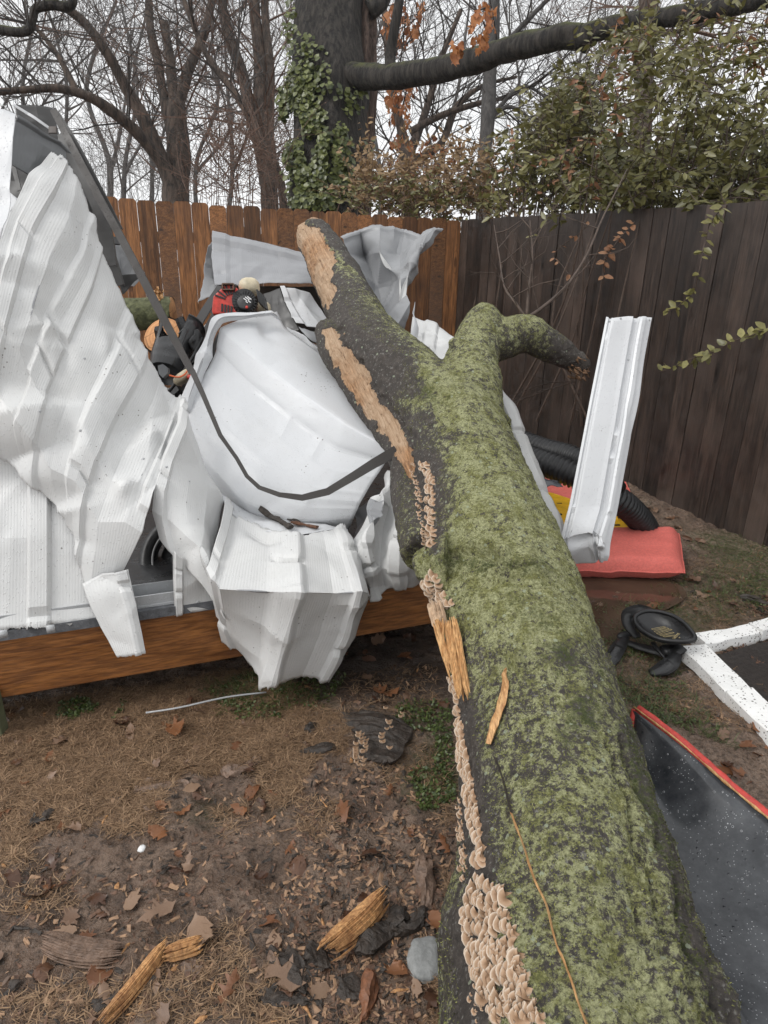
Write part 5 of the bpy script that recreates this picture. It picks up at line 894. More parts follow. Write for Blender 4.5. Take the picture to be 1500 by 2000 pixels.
# oak leaves, one object each
def oak(k):
    r = random.Random(k); half = [(0, -.12), (.015, .08), (.07, .14), (.20, .20), (.07, .27), (.10, .36), (.30, .50), (.27, .53), (.09, .50), (.12, .62), (.27, .80), (.23, .82), (.08, .76), (.06, .92), (0, 1.05)]
    hl = [(x*(1+r.uniform(-.25, .25)), y+r.uniform(-.02, .02)) for x, y in half[1:-1]]; hr = [(x*(1+r.uniform(-.25, .25)), y+r.uniform(-.02, .02)) for x, y in half[1:-1]]
    out = [(0, 0)]+hl+[(0, 1.05)]+[(-x, y) for x, y in hr[::-1]]
    bm = bmesh.new(); vs = [bm.verts.new((x, y, 0)) for x, y in out]; f = bm.faces.new(vs); bmesh.ops.triangulate(bm, faces=[f]); bmesh.ops.subdivide_edges(bm, edges=bm.edges[:], cuts=2, use_grid_fill=False)
    cu, cv_, ph = r.uniform(-1.2, 1.8), r.uniform(-.8, 1.4), r.uniform(0, 6)
    for v in bm.verts: x, y = v.co.x, v.co.y; v.co.z = cu*x*x+cv_*(y-.5)**2*.5+.05*math.sin(7*x+ph)+.05*math.sin(6*y+2*ph)
    me = bpy.data.meshes.new('oak_leaf'); bm.to_mesh(me); bm.free(); [setattr(p, 'use_smooth', True) for p in me.polygons]
    a = me.color_attributes.new('mask', 'FLOAT_COLOR', 'POINT'); t = r.random(); a.data.foreach_set('color', np.repeat([[t, t, t, 1]], len(me.vertices), 0).ravel()); return me
ML = [leafmat('wet_brown_leaf', (.075, .036, .022), (.14, .07, .04), .35), leafmat('orange_brown_leaf', (.16, .065, .028), (.32, .14, .06), .5), leafmat('pale_tan_leaf', (.17, .10, .065), (.31, .20, .13), .5)]
OK_ = []
for k in range(18): me = oak(k); me.materials.append(ML[k % 3]); OK_.append(me)
def leaf(X_, Y_, s, k, rot, label, group, tilt=.2, z=.006):
    q = gpt(X_, Y_, z); o = bpy.data.objects.new('oak_leaf', OK_[k]); COL.objects.link(o); o.location = tuple(q); o.scale = (s, s, s); o.rotation_euler = (rnd.uniform(-tilt, tilt), rnd.uniform(-tilt, tilt), rot); tag(o, label, 'leaf', group); return o
GL = 'fallen oak leaves on the ground'
for X_, Y_, s, k, rt, lb_ in ((345, 1440, .10, 1, .3, 'large upright orange brown oak leaf standing in the dead grass below the beam'), (395, 1535, .09, 2, 1.5, 'pale tan curled oak leaf at the end of a dark bark strip'), (480, 1555, .075, 10, -.3, 'orange brown folded oak leaf lying alone in the middle of the mud'), (675, 1600, .085, 4, .2, 'curled orange leaf standing up beside the fungus covered bark slab'), (590, 1660, .09, 0, 2.9, 'wide flat brown leaf pressed in the mud left of the trunk'),
        (385, 1785, .11, 2, 3.5, 'large pale lobed oak leaf below the small white scrap'), (345, 1760, .10, 5, 2.2, 'pale tan oak leaf overlapping the large lobed one'), (90, 1750, .11, 3, .9, 'wet brown oak leaf at the left edge of the mud'), (335, 1590, .06, 7, -.8, 'narrow curled orange leaf above the mud puddle area'), (160, 1620, .06, 11, 1.2, 'small tan leaf right of the dark bark piece with pale dots'),
        (880, 1660, .07, 13, .4, 'orange leaf touching the left side of the trunk'), (730, 1790, .09, 6, 1.8, 'dark wet leaf over the splintered orange wood chunk'), (1290, 1180, .08, 4, 1.9, 'orange leaf at the edge of the brown puddle behind the knee pad'), (1155, 1195, .06, 10, .9, 'orange leaf beside the grey concrete block'), (1470, 1475, .08, 7, -1., 'orange curled leaf right of the white edging'), (1460, 1515, .10, 16, 1.4, 'large orange lobed leaf between white edging and black board'),
        (1370, 1125, .09, 8, 2., 'tan oak leaf right of the coral cushion corner'), (1180, 1262, .06, 1, 1.4, 'orange leaf under the left knee pad strap'), (1275, 1290, .09, 6, .2, 'wet dark leaf under the middle knee pad strap'), (80, 1920, .10, 9, .3, 'grey brown muddy leaf near the lower left corner'), (600, 1920, .12, 5, 1.2, 'pale crumpled leaf below the bark slab pile'), (340, 1960, .11, 8, 2.4, 'pale muddy leaf at the bottom edge right of the orange splinter')):
    leaf(X_, Y_, s, k, rt, lb_, GL, .5 if 'upright' in lb_ or 'standing' in lb_ else .25, .012)
REG = (([(0, 1390), (600, 1300), (620, 1480), (250, 1530), (0, 1560)], 46, 'brown oak leaf half buried in the dead grass below the beam', (.035, .075)), ([(0, 1560), (850, 1480), (880, 1980), (0, 1980)], 60, 'brown oak leaf pressed flat in the mud left of the trunk', (.03, .085)), ([(650, 1240), (860, 1230), (870, 1420), (640, 1400)], 14, 'brown oak leaf in the wet shade under the platform', (.04, .09)),
       ([(1140, 1170), (1320, 1130), (1500, 1080), (1500, 1210), (1340, 1215), (1190, 1300)], 16, 'brown oak leaf on the wet lawn near the cushion', (.03, .08)), ([(1260, 1330), (1350, 1320), (1500, 1450), (1500, 1560), (1300, 1420)], 14, 'brown oak leaf between the white edging and the black board', (.03, .07)), ([(1240, 960), (1330, 1010), (1400, 1080), (1340, 1060)], 14, 'dry brown leaf along the foot of the dark fence', (.04, .09)))
for poly, n, lb_, (a, b) in REG:
    for _ in range(n): X_, Y_ = samp(poly); leaf(X_, Y_, rnd.uniform(a, b), rnd.randrange(18), rnd.uniform(0, 6.3), lb_, lb_+'s', .35)
# bark slabs and splinters
def chunk(name, label, X_, Y_, L, wd, h, ang, m, group='bark and wood debris on the mud', s=0, m2=None, tilt=0):
    n1, n2 = 36, 14; re_ = [rnd.uniform(.86, 1.06) for _ in range(n2)]; V = []; ca, sa = math.cos(ang), math.sin(ang)
    for i in range(n1+1):
        t = i/n1*2-1
        for j in range(n2): 
            u = 2*math.pi*j/n2; en_ = (1-.75*abs(t)**5)*(1+.3*math.sin(3*t+s))*(1+.18*(re_[(j*3) % n2]-.96)*8); V.append((t*L/2*(re_[j] if abs(t) > .8 else 1+(re_[j]-1)*abs(t)), math.cos(u)*wd/2*en_, math.sin(u)*h/2*en_+tilt*t))
    V = np.array(V); V[:, 1] += .15*wd*np.sin(V[:, 0]/L*5+s); V = V+np.c_[vn(V*45, s), vn(V*np.array([18, 90, 90.]), s+1), vn(V*np.array([18, 90, 90]), s+2)]*min(wd, .05)*.2+np.c_[vn(V*70, s+5), vn(V*np.array([30, 260, 260]), s+6), vn(V*np.array([30, 260, 260]), s+7)]*min(wd, .05)*.09
    W_ = np.c_[V[:, 0]*ca-V[:, 1]*sa, V[:, 0]*sa+V[:, 1]*ca, V[:, 2]]; q = gpt(X_, Y_, h*.3); V = W_+q; F = [[i*n2+j, i*n2+(j+1) % n2, (i+1)*n2+(j+1) % n2, (i+1)*n2+j] for i in range(n1) for j in range(n2)]+[list(range(n2)), [n1*n2+j for j in range(n2)][::-1]]
    return tag(obj(name, V, F, m, smooth=False), label, 'wood debris' if 'bark' not in name else 'bark', group)
MBM = plain('muddy_bark', (.16, .105, .075), .45, .5, 30, 1., .012); MOW = wood('orange_splintered_wood', (.24, .10, .035), (.62, .34, .14), c3=(.16, .08, .04), sc=(40, 40, 18), tint=False, knots=False, rough=.65)
def bundle(name, label, X_, Y_, L, wd, h, ang, m, group='bark and wood debris on the mud', s=0):
    r = random.Random(s+77); ca, sa = math.cos(ang), math.sin(ang); q = gpt(X_, Y_, h*.25); tt = []; n_ = max(7, int(wd/.0045))
    for k in range(n_):
        for lay in range(2):
            y = (k/(n_-1)-.5)*wd*(1 if lay == 0 else .8); z = h*(.35+.45*lay)*(1-(y/wd*1.7)**2)+.002; a = -L/2*r.uniform(.72, 1.08); b = L/2*r.uniform(.70, 1.08); bend = .10*wd*math.sin(s*1.7)
            pts = [(a+(b-a)*t, y*(1-.25*abs(2*t-1)**3)+bend*math.sin(t*3.1+s)*2+r.uniform(-.0006, .0006), z+r.uniform(-.0012, .0012)) for t in np.linspace(0, 1, 9)]
            w_ = [q+np.array([x*ca-y_*sa, x*sa+y_*ca, z_]) for x, y_, z_ in pts]; tt.append(tube(w_, np.array([.3, .9, 1, 1, 1, 1, 1, .8, .15])*max(wd/n_*.75, .0026)*r.uniform(.7, 1.35), 5, True, 1.25))
    return tag(obj(name, *join(tt), m, smooth=False), label, 'wood debris', group)
CH = [('bark_slab', 'broad dark bark slab with a cluster of pale fungi near the trunk', 742, 1445, .23, .20, .045, 1.2, MBARK), ('bark_slab', 'dark thin bark strip left of the fungus covered slab', 625, 1462, .13, .03, .02, .12, MBARK), ('bark_slab', 'small dark bark piece above the thin strip', 608, 1420, .06, .035, .02, 1.2, MBARK),
      ('bark_slab', 'long grey brown bark strip ending at a pale curled leaf', 320, 1530, .16, .045, .02, .22, MBM), ('bark_slab', 'mud coloured flat bark slab sloping up toward the beam', 475, 1492, .14, .05, .015, .6, MBM), ('bark_slab', 'small dark bark piece with rows of pale dots at far left', 78, 1595, .06, .045, .018, .4, MBARK),
      ('wood_chunk', 'long muddy brown split log piece at lower left', 165, 1855, .20, .065, .04, -.10, MBM), ('wood_splinter', 'bright orange splinter running to the bottom edge', 268, 1925, .20, .035, .03, 1.10, MOW), ('wood_chunk', 'short orange and black chunk right of the bright splinter', 358, 1862, .09, .04, .03, .6, MOW),
      ('wood_chunk', 'large curved orange split wood chunk in front of the trunk', 695, 1810, .21, .065, .05, .85, MOW), ('bark_slab', 'dark rotten bark lying along the curved orange chunk', 745, 1815, .17, .06, .04, .8, MBARK), ('bark_slab', 'dark rotten bark lump right of the curved orange chunk', 800, 1800, .12, .05, .04, .5, MBARK),
      ('bark_slab', 'upright muddy bark strip by the trunk with orange top', 828, 1720, .17, .045, .03, 1.5, MBM), ('bark_slab', 'dark bark flake below the curved orange chunk', 620, 1870, .08, .04, .02, 2.1, MBARK), ('bark_slab', 'wide dark bark piece at the bottom centre', 560, 1885, .14, .05, .025, -.7, MBARK), ('bark_slab', 'flat dark bark piece below the wide one', 555, 1945, .12, .045, .02, -.05, MBARK),
      ('bark_slab', 'grey square bark chip among pale leaves', 375, 1893, .06, .045, .015, .0, MBM), ('bark_slab', 'narrow dark bark flake left of the bright splinter', 215, 1945, .09, .03, .015, .7, MBARK), ('bark_slab', 'dark bark flake at the lower left edge', 15, 1935, .05, .025, .012, 1.0, MBARK), ('bark_slab', 'leaning orange brown bark shard at the bottom near the stone', 720, 1945, .12, .035, .03, 1.3, plain('rust_bark', (.16, .065, .03), .6, .5, 50, 1.)), ('bark_slab', 'dark bark shard crossing the rust coloured shard', 690, 1925, .10, .04, .02, 2.2, MBARK), ('stick', 'dark sunken stick by the mulch bed', 1470, 1172, .14, .03, .02, -.5, MBARK)]
for i, c_ in enumerate(CH):
    c_ = list(c_); 
    if 'wood' in c_[0] or 'splinter' in c_[0]: pass
    (bundle if c_[0] in ('wood_chunk', 'wood_splinter') else chunk)(*c_, s=i)
def smallshells(X0, Y0, pts, sz, name):
    R_ = []; C_ = []
    for X_, Y_ in pts: 
        q = gpt(X_, Y_, .058); k = rnd.randrange(6); v, f, cc = SH[k]; a = rnd.uniform(0, 6.3); s = rnd.uniform(*sz); b = -CU*.9+CR*.3*rnd.uniform(-1, 1); b /= np.linalg.norm(b); z_ = -CF; x_ = np.cross(b, z_); R_.append((q+(v[:, :1]*x_+v[:, 1:2]*b+v[:, 2:]*z_)*s, f)); C_.append(cc)
    v, f = join(R_); o = obj(name, v, f, MFU, col=np.concatenate(C_)[:, None]*np.ones((1, 3))); return o
pts = [(705+rnd.uniform(-9, 12)+(1445-y)*.12, y) for y in np.linspace(1430, 1495, 26)]+[(rnd.uniform(745, 785), rnd.uniform(1390, 1460)) for _ in range(14)]
tag(smallshells(0, 0, pts, (.007, .012), 'fungus_cluster'), kind='stuff', label='pale fungi on the broad dark bark slab')
xy = region(420, [PS2, PS4, PS4], [1, 1, 1])
for i, (X_, Y_) in enumerate(xy[:70]):
    chunk('wood_chip', 'small splinter of torn wood scattered over the mud', X_, Y_, rnd.uniform(.02, .06), rnd.uniform(.004, .012), .005, rnd.uniform(0, 3.1), rnd.choice([MOW, MOW, MBARK, MBM]), 'small wood splinters scattered over the mud', i)
# ------------------------------------------------------------------ trees and shrubs behind the fences
def tree(name, label, mains, m, seed, cat='tree', tw=(30, .9, 3), mt=None, grp='bare trees behind the fence', up=.3, ur=.02, limbs=True, r0k=.35, trunk_n=1, basez=0):
    t = thing(name, label, cat, np.array([*P(*mains[0][0][:3])[:2], basez]), grp); r = random.Random(seed); tubes = []; tws = []
    for k, pl in enumerate(mains):
        w_ = px(pl); rr = [q[3] for q in pl]; c = crom(np.c_[w_, rr], 7); c[:, :3] += (c[:, 3:4]*.25)*np.c_[vn(c[:, :3]*1.3, seed), vn(c[:, :3]*1.3, seed+1), vn(c[:, :3]*1.3, seed+2)]; tubes.append((c, k))
        v, f = tube(c[:, :3], c[:, 3]*.68*(1+.12*vn(c[:, :3]*3, seed+4)), 12); obj('trunk' if k < trunk_n else 'limb', v, f, m, t)
    for c, k in tubes:
        n_, L_, dep = tw; L0 = np.linalg.norm(np.diff(c[:, :3], axis=0), axis=1).sum()
        for _ in range(max(2, int(n_/len(tubes)))):
            i = int(len(c)*r.uniform(.25, 1))-1; d_ = c[min(i+1, len(c)-1), :3]-c[max(i-1, 0), :3]; d_ /= np.linalg.norm(d_)+1e-9; q = np.array([r.gauss(0, 1), r.gauss(0, .7), r.gauss(.2, .6)]); q -= d_*(q@d_); q /= np.linalg.norm(q)
            tws.append(twigs(c[i, :3], [(d_*.6+q*.8, L_*r.uniform(.5, 1.3))], r.random(), min(c[i, 3]*.5, ur*r.uniform(.5, 1.2)), depth=dep, nk=(3, 5), up=up, seg=3, n0=6))
    v, f = join(tws); o = obj('branches', v, f, mt or MTWD, t, smooth=False); return t
# ivy clad giant
D1 = 9.2
iv = thing('ivy_tree', 'huge ivy covered tree trunk behind the corner of the fence', 'tree', np.array([*P(640, 600, D1)[:2], 0]))
def bigtrunk(pts, name, m, s, fl=.06):
    c = crom(np.c_[px(pts), [q[3] for q in pts]], 9); v, f = tube(c[:, :3], c[:, 3], 44); ctr = np.repeat(c[:, :3], 44, 0); dd = v-ctr[:len(v)]; L = np.linalg.norm(dd, axis=1); th = np.arctan2(dd[:, 1], dd[:, 0]); ns_ = vn(np.c_[np.cos(th)*3, np.sin(th)*3, v[:, 2]*.6], s)*.06+vn(np.c_[np.cos(th)*9, np.sin(th)*9, v[:, 2]*1.2], s+3)*.035; v = v+dd/L[:, None]*ns_[:, None]; return obj(name, v, f, m, iv), v, f
o1, tv_, tf_ = bigtrunk([(640, 780, D1, .56), (640, 600, D1, .52), (637, 420, D1, .50), (640, 330, D1, .50), (645, 250, D1, .50), (648, 170, D1, .53), (642, 90, D1, .50), (645, 0, D1, .48), (648, -60, D1, .48)], 'trunk', MBK1, 3)
o2, tv2, tf2 = bigtrunk([(690, 600, D1+.3, .25), (690, 380, D1+.2, .20), (698, 250, D1+.15, .20), (706, 120, D1, .20), (708, 0, D1, .20), (712, -60, D1, .20)], 'shaggy_stem', MBK2, 9)
LM = [(665, 150, 8.95, .20), (715, 150, 8.7, .155), (770, 150, 8.3, .145), (850, 138, 7.8, .135), (930, 118, 7.3, .125), (1010, 92, 6.9, .115), (1070, 80, 6.6, .11), (1105, 70, 6.5, .115), (1140, 74, 6.4, .11), (1165, 60, 6.3, .09), (1250, 42, 6.1, .085), (1330, 30, 5.9, .08), (1420, 15, 5.7, .07), (1530, -10, 5.5, .06)]
c = crom(np.c_[px(LM), [q[3] for q in LM]], 7); v, f = tube(c[:, :3], c[:, 3]*(1+.08*vn(c[:, :3]*5, 2)), 20); v = v+.012*np.c_[vn(v*12, 1), vn(v*12, 2), vn(v*12, 3)]; obj('limb', v, f, MBK1, iv)
v, f = limb([(1140, 78, 6.4, .07), (1143, 95, 6.4, .05), (1142, 101, 6.4, .03)], 3, 10); obj('branch_stub', v, f, MBK1, iv)
c2_ = crom(px([(765, 150, 8.3), (762, 110, 8.3), (770, 60, 8.2), (780, 0, 8.1), (783, -40, 8.1)]), 5); obj('limb', *tube(c2_, np.linspace(.075, .05, len(c2_)), 10), MBK1, iv)
c2_ = crom(px([(720, 20, 9), (745, 5, 9), (760, -30, 9)]), 5); obj('limb', *tube(c2_, np.linspace(.12, .08, len(c2_)), 10), MBK1, iv)
tb = BVHTree.FromPolygons(np.vstack([tv_, tv2]).tolist(), tf_+[[i+len(tv_) for i in q] for q in tf2]); ip = []; inn = []
IV = [([(570, 140), (600, 130), (625, 230), (660, 240), (690, 300), (660, 410), (575, 410), (565, 330), (550, 240), (545, 200), (572, 170)], 2400), ([(545, 175), (620, 170), (650, 250), (640, 330), (560, 330)], 700), ([(650, 170), (705, 180), (700, 220), (665, 240)], 70), ([(665, 280), (720, 270), (718, 400), (650, 410)], 330), ([(562, 0), (575, 0), (600, 90), (610, 140), (572, 150), (562, 70)], 110), ([(590, 60), (640, 100), (650, 180), (600, 180)], 130)]
for poly, n in IV:
    for _ in range(n):
        X_, Y_ = samp(poly); v_ = P(X_, Y_, 1)-CC; v_ /= np.linalg.norm(v_); h = tb.ray_cast(Vector(CC), Vector(v_))
        if h[0] is None: q = P(X_, Y_, D1-.2); n_ = -CF
        else: q = np.array(h[0]); n_ = np.array(h[1]); n_ = n_ if n_@v_ < 0 else -n_
        if vn(np.array([[q[0]*4, q[1]*4, q[2]*3]]), 8)[0] < -.35: continue
        ip.append(q+n_*rnd.uniform(.02, .14)); nn_ = n_*.8+np.array([0, -.3, .5])+rs.normal(size=3)*.35; inn.append(nn_/np.linalg.norm(nn_))
ip = np.array(ip); inn = np.array(inn); v, f = leaves(ip, inn, .066, 1.0, rs, dirs=np.array([[0, 0, -1.]])+rs.normal(size=(len(ip), 3))*.5); io = obj('ivy', v, f, MLIVY, iv, col=np.repeat(np.clip(rs.beta(1.6, 2.2, len(ip)), 0, 1), 6)[:, None]*np.ones((1, 3))); io['kind'] = 'stuff'
GB = 'bare trees behind the fence'
tree('bare_tree', 'leaning many stemmed bare tree left of the ivy tree with a snapped stub', [[(345, 480, 13, .42), (347, 380, 13, .36), (343, 280, 13, .30), (340, 200, 13, .27)], [(345, 390, 13, .2), (300, 270, 12.6, .19), (245, 170, 12.3, .15), (205, 100, 12, .13), (160, 40, 11.8, .11), (105, 8, 11.5, .09), (60, 20, 11.4, .06)], [(340, 210, 13, .17), (332, 120, 13, .14), (322, 45, 13, .11)], [(343, 215, 13, .16), (370, 140, 13, .14), (395, 70, 13, .12), (420, -20, 13, .1)], [(340, 300, 13, .15), (315, 170, 13, .13), (300, 90, 13, .12), (290, -20, 13, .1)]], MBK3, 3, tw=(44, 2.4, 3), mt=MTWR)
tree('bare_tree', 'bare tree with a long arching branch reaching down to the left fence', [[(350, 480, 11, .16), (330, 350, 11, .15), (290, 285, 10.8, .13), (240, 235, 10.5, .12), (180, 190, 10.2, .10), (120, 172, 10, .085), (60, 175, 9.8, .075), (-20, 180, 9.6, .07)], [(150, 180, 10.1, .08), (120, 120, 10.1, .06), (85, 70, 10.1, .045), (50, 40, 10, .03)]], MBK3, 4, tw=(34, 1.6, 3), up=.35)
tree('bare_tree', 'dark double stemmed bare tree just left of the ivy tree', [[(530, 480, 12, .26), (525, 380, 12, .22), (520, 280, 12, .2), (510, 160, 12, .17), (500, 40, 12, .15), (497, -30, 12, .14)], [(527, 400, 12, .18), (500, 260, 12, .17), (478, 160, 12, .15), (450, 80, 12, .14), (428, -20, 12, .12)], [(520, 320, 12, .14), (530, 180, 12, .12), (520, 60, 12, .11), (518, -30, 12, .1)]], MBK3, 5, tw=(34, 2.0, 3), mt=MTWR)
tree('bare_tree', 'slim bare tree crossing in front of the double stemmed one', [[(560, 480, 10.5, .10), (540, 330, 10.5, .09), (470, 200, 10.5, .08), (400, 100, 10.5, .065), (352, -20, 10.5, .05)]], MBK3, 6, tw=(30, 1.6, 3))
tree('bare_tree', 'tree with orange leaves right of the ivy tree', [[(795, 500, 15, .32), (800, 380, 15, .27), (797, 290, 15, .25)], [(795, 300, 15, .17), (770, 190, 15, .13), (755, 90, 15, .1), (750, 0, 15, .08)], [(800, 300, 15, .15), (830, 220, 15, .12), (860, 120, 15, .1), (900, 20, 15, .07)], [(800, 260, 15, .14), (850, 230, 14.8, .11), (920, 205, 14.6, .08), (1000, 190, 14.5, .05)], [(805, 320, 15, .14), (860, 280, 15, .12), (890, 210, 15, .11), (940, 170, 15, .07), (1010, 150, 15, .04)]], MBK3, 7, tw=(60, 2.4, 3))
tree('bare_tree', 'straight dark trunk standing right of the orange leaved tree', [[(945, 500, 13.5, .24), (948, 330, 13.5, .2), (955, 180, 13.5, .2), (962, 60, 13.5, .19), (966, -40, 13.5, .18)], [(960, 120, 13.5, .09), (1010, 60, 13.3, .07), (1080, -10, 13, .05)], [(950, 240, 13.5, .07), (1020, 170, 13.5, .05), (1080, 200, 13.5, .03)], [(950, 230, 13.5, .07), (1000, 210, 13.5, .05), (1060, 250, 13.5, .03)]], MBK4, 8, tw=(50, 2.2, 3))
tree('bare_tree', 'tree trunk rising behind the evergreen shrub on the right', [[(1245, 450, 11, .24), (1250, 250, 11, .22), (1262, 100, 11, .24), (1270, -40, 11, .24)], [(1262, 60, 11, .09), (1330, 60, 10.7, .06), (1430, 30, 10.4, .04)]], MBK3, 9, tw=(40, 1.6, 3), mt=MTWR)
ov = tree('overhanging_branch', 'gnarled dark branch hanging into the upper left corner', [[(-60, 40, 6, .07), (0, 58, 6, .06), (48, 63, 6, .055), (62, 40, 6, .05), (68, 18, 6, .055), (100, 10, 6, .06), (128, 14, 6, .06), (142, 2, 6, .05), (135, -30, 6, .05)]], MBK1, 10, cat='branch', tw=(22, .7, 3), grp=None, ur=.008)
FT = [(60, 24, .16), (130, 22, .13), (200, 26, .2), (240, 20, .12), (285, 28, .16), (395, 24, .14), (440, 19, .11), (600, 26, .18), (740, 24, .12), (865, 28, .16), (1010, 24, .10), (1120, 26, .14), (1180, 22, .12), (1400, 20, .14)]
MTF = plain('far_twig', (.12, .108, .102), .9, .2, 10)
for i, (X_, d_, r0) in enumerate(FT):
    r = random.Random(i+50); xs = [X_, X_+r.uniform(-15, 15), X_+r.uniform(-35, 35), X_+r.uniform(-60, 60)]
    tree('bare_tree', 'thin grey bare tree far behind the fence', [[(xs[0], 500, d_, r0), (xs[1], 330, d_, r0*.8), (xs[2], 170, d_, r0*.6), (xs[3], 0, d_, r0*.4)], [(xs[1], 340, d_, r0*.6), ((xs[1]+xs[2])/2+r.choice([-50, 50]), 220, d_, r0*.4), (xs[2]+r.choice([-90, 90]), 60, d_, r0*.25)]], MBK4, 60+i, tw=(28, 3.6, 3), mt=MTF, grp='thin grey bare trees far behind the fence', ur=.03)
# brush and shrubs
def bush(name, label, cat, polys, dr_, nst, nlf, L, ml, mt, seed, asp=.5, stw=.5, kind=None, lcol=(1.3, 1.8), drop=0., basey=430, spray=14, grp=None, up=.5):
    r = random.Random(seed); t = thing(name, label, cat, np.array([*P(np.mean([q[0] for q in polys[0]]), basey, sum(dr_)/2)[:2], 0]), grp) if not kind else None
    ST = []; pts = []; dirs = []
    for _ in range(nst):
        X_, Y_ = samp(polys[r.randrange(len(polys))]); d_ = r.uniform(*dr_); q = P(X_, Y_, d_); dd = np.array([r.gauss(0, .8), r.gauss(0, .6), r.gauss(up, .6)]); dd /= np.linalg.norm(dd); l = stw*r.uniform(.5, 1.3); c = [q]; 
        for i in range(6): dd = dd+np.array([r.gauss(0, .15), r.gauss(0, .15), r.gauss(-.08, .12)]); dd /= np.linalg.norm(dd); c.append(c[-1]+dd*l/6)
        c = crom(c, 3); ST.append(tube(c, np.linspace(.005, .0015, len(c)), 3, False))
        for k in range(spray):
            i = r.randrange(len(c)-1); tt = r.random(); a = c[i]*(1-tt)+c[i+1]*tt; T_ = c[i+1]-c[i]; T_ /= np.linalg.norm(T_); s_ = np.cross(T_, [0, 0, 1.]); s_ /= np.linalg.norm(s_)+1e-9; pts.append(a); dirs.append(T_*.5+s_*r.choice([-1, 1])*r.uniform(.6, 1.2)+np.array([0, 0, r.gauss(-drop, .35)]))
    # upright stems from the ground
    for _ in range(max(6, nst//9)):
        X_, Y_ = samp(polys[r.randrange(len(polys))]); d_ = r.uniform(*dr_); q = P(X_, Y_, d_); b = np.array([q[0]+r.gauss(0, .3), q[1]+r.gauss(0, .2), .3]); c = crom([b, (b+q)/2+np.array([r.gauss(0, .12), r.gauss(0, .1), 0]), q], 5); ST.append(tube(c, np.linspace(.012, .004, len(c)), 5, False))
    v, f = join(ST); o = obj('stems', v, f, mt, t, base=(0, 0, 0) if kind else None, smooth=False)
    if kind: tag(o, label+' (stems)' if 0 else None, kind='stuff'); o.name = name+'_twigs'
    r2 = np.random.RandomState(seed); pts = np.array(pts); dirs = np.array(dirs); nn = np.array([[0, -.35, .7]])+r2.normal(size=(len(pts), 3))*.55; nn /= np.linalg.norm(nn, axis=1)[:, None]; v, f = leaves(pts, nn, L, asp, r2, dirs=dirs); clus = .5+.5*fbm(pts*2.2, 3, seed)*1.3; cc = np.clip(clus*.7+r2.uniform(0, 1, len(pts))*.45-.1, 0, 1)
    o = obj('foliage', v, f, ml, t, base=(0, 0, 0) if kind else None, col=np.repeat(cc, 6)[:, None]*np.ones((1, 3)))
    if kind: tag(o, kind='stuff'); o.name = name+'_leaves'
    else: o['kind'] = 'stuff'
    return t
SH1 = [[(1230, 60), (1330, 60), (1420, 110), (1500, 60), (1560, 100), (1560, 420), (1150, 420), (1140, 300), (1200, 200)], [(1180, 330), (1560, 250), (1560, 410), (1100, 410), (1100, 360)]]
bush('evergreen_shrub', 'tall dense olive green shrub rising above the dark fence on the right', 'shrub', SH1, (4.3, 6.0), 640, 0, .074, MLG, MTW, 41, .42, .45, spray=17, drop=.3)
bush('evergreen_shrub', 'lower olive green shrub spilling over the fence corner', 'shrub', [[(980, 300), (1040, 250), (1100, 280), (1200, 320), (1200, 410), (930, 415), (960, 350)], [(1060, 220), (1150, 160), (1170, 300), (1060, 320)]], (5.6, 7.2), 420, 0, .080, MLG, MTW, 42, .42, .42, spray=12, drop=.2)
bush('russet_leaves', None, None, [[(1190, 80), (1280, 60), (1300, 130), (1220, 200)], [(1430, 40), (1500, 30), (1500, 200), (1440, 160)], [(1100, 220), (1200, 200), (1210, 300), (1120, 330)], [(1000, 300), (1120, 280), (1110, 400), (950, 400)], [(1140, 250), (1190, 260), (1170, 330)]], (4.3, 6.6), 45, 0, .065, MLO, MTW, 43, .4, .35, kind='stuff', drop=.6, spray=9)
bush('tan_brush', 'low tan leaved brush along the back fence between ivy tree and corner', 'shrub', [[(690, 350), (760, 310), (860, 290), (960, 320), (1000, 400), (700, 400)], [(720, 370), (1000, 350), (1000, 420), (700, 415)]], (6.9, 8.5), 330, 0, .075, MLT, MTWR, 44, .45, .5, spray=11)
bush('green_brush', 'sparse green and tan brush directly behind the orange fence top', 'shrub', [[(660, 385), (760, 360), (900, 380), (940, 425), (700, 415)]], (6.8, 7.6), 120, 0, .07, MLG, MTWR, 47, .4, .35, spray=9)
bush('reddish_brush', 'reddish brown twiggy brush behind the back fence left of the ivy tree', 'shrub', [[(370, 330), (450, 300), (560, 320), (565, 400), (360, 390)], [(400, 260), (560, 250), (560, 330), (420, 330)]], (8.5, 12), 420, 0, .022, leafmat('russet_twig_leaf', (.12, .065, .045), (.22, .12, .08), .8), MTWR, 45, .5, .9, spray=9, up=.9)
bush('grey_brush', 'dull grey brown brush far behind the back fence at left', 'shrub', [[(150, 330), (380, 330), (390, 400), (190, 395)], [(120, 250), (330, 290), (330, 350), (150, 350)]], (16, 22), 420, 0, .03, MTF, MTF, 46, .4, 1.5, spray=5, up=1.)
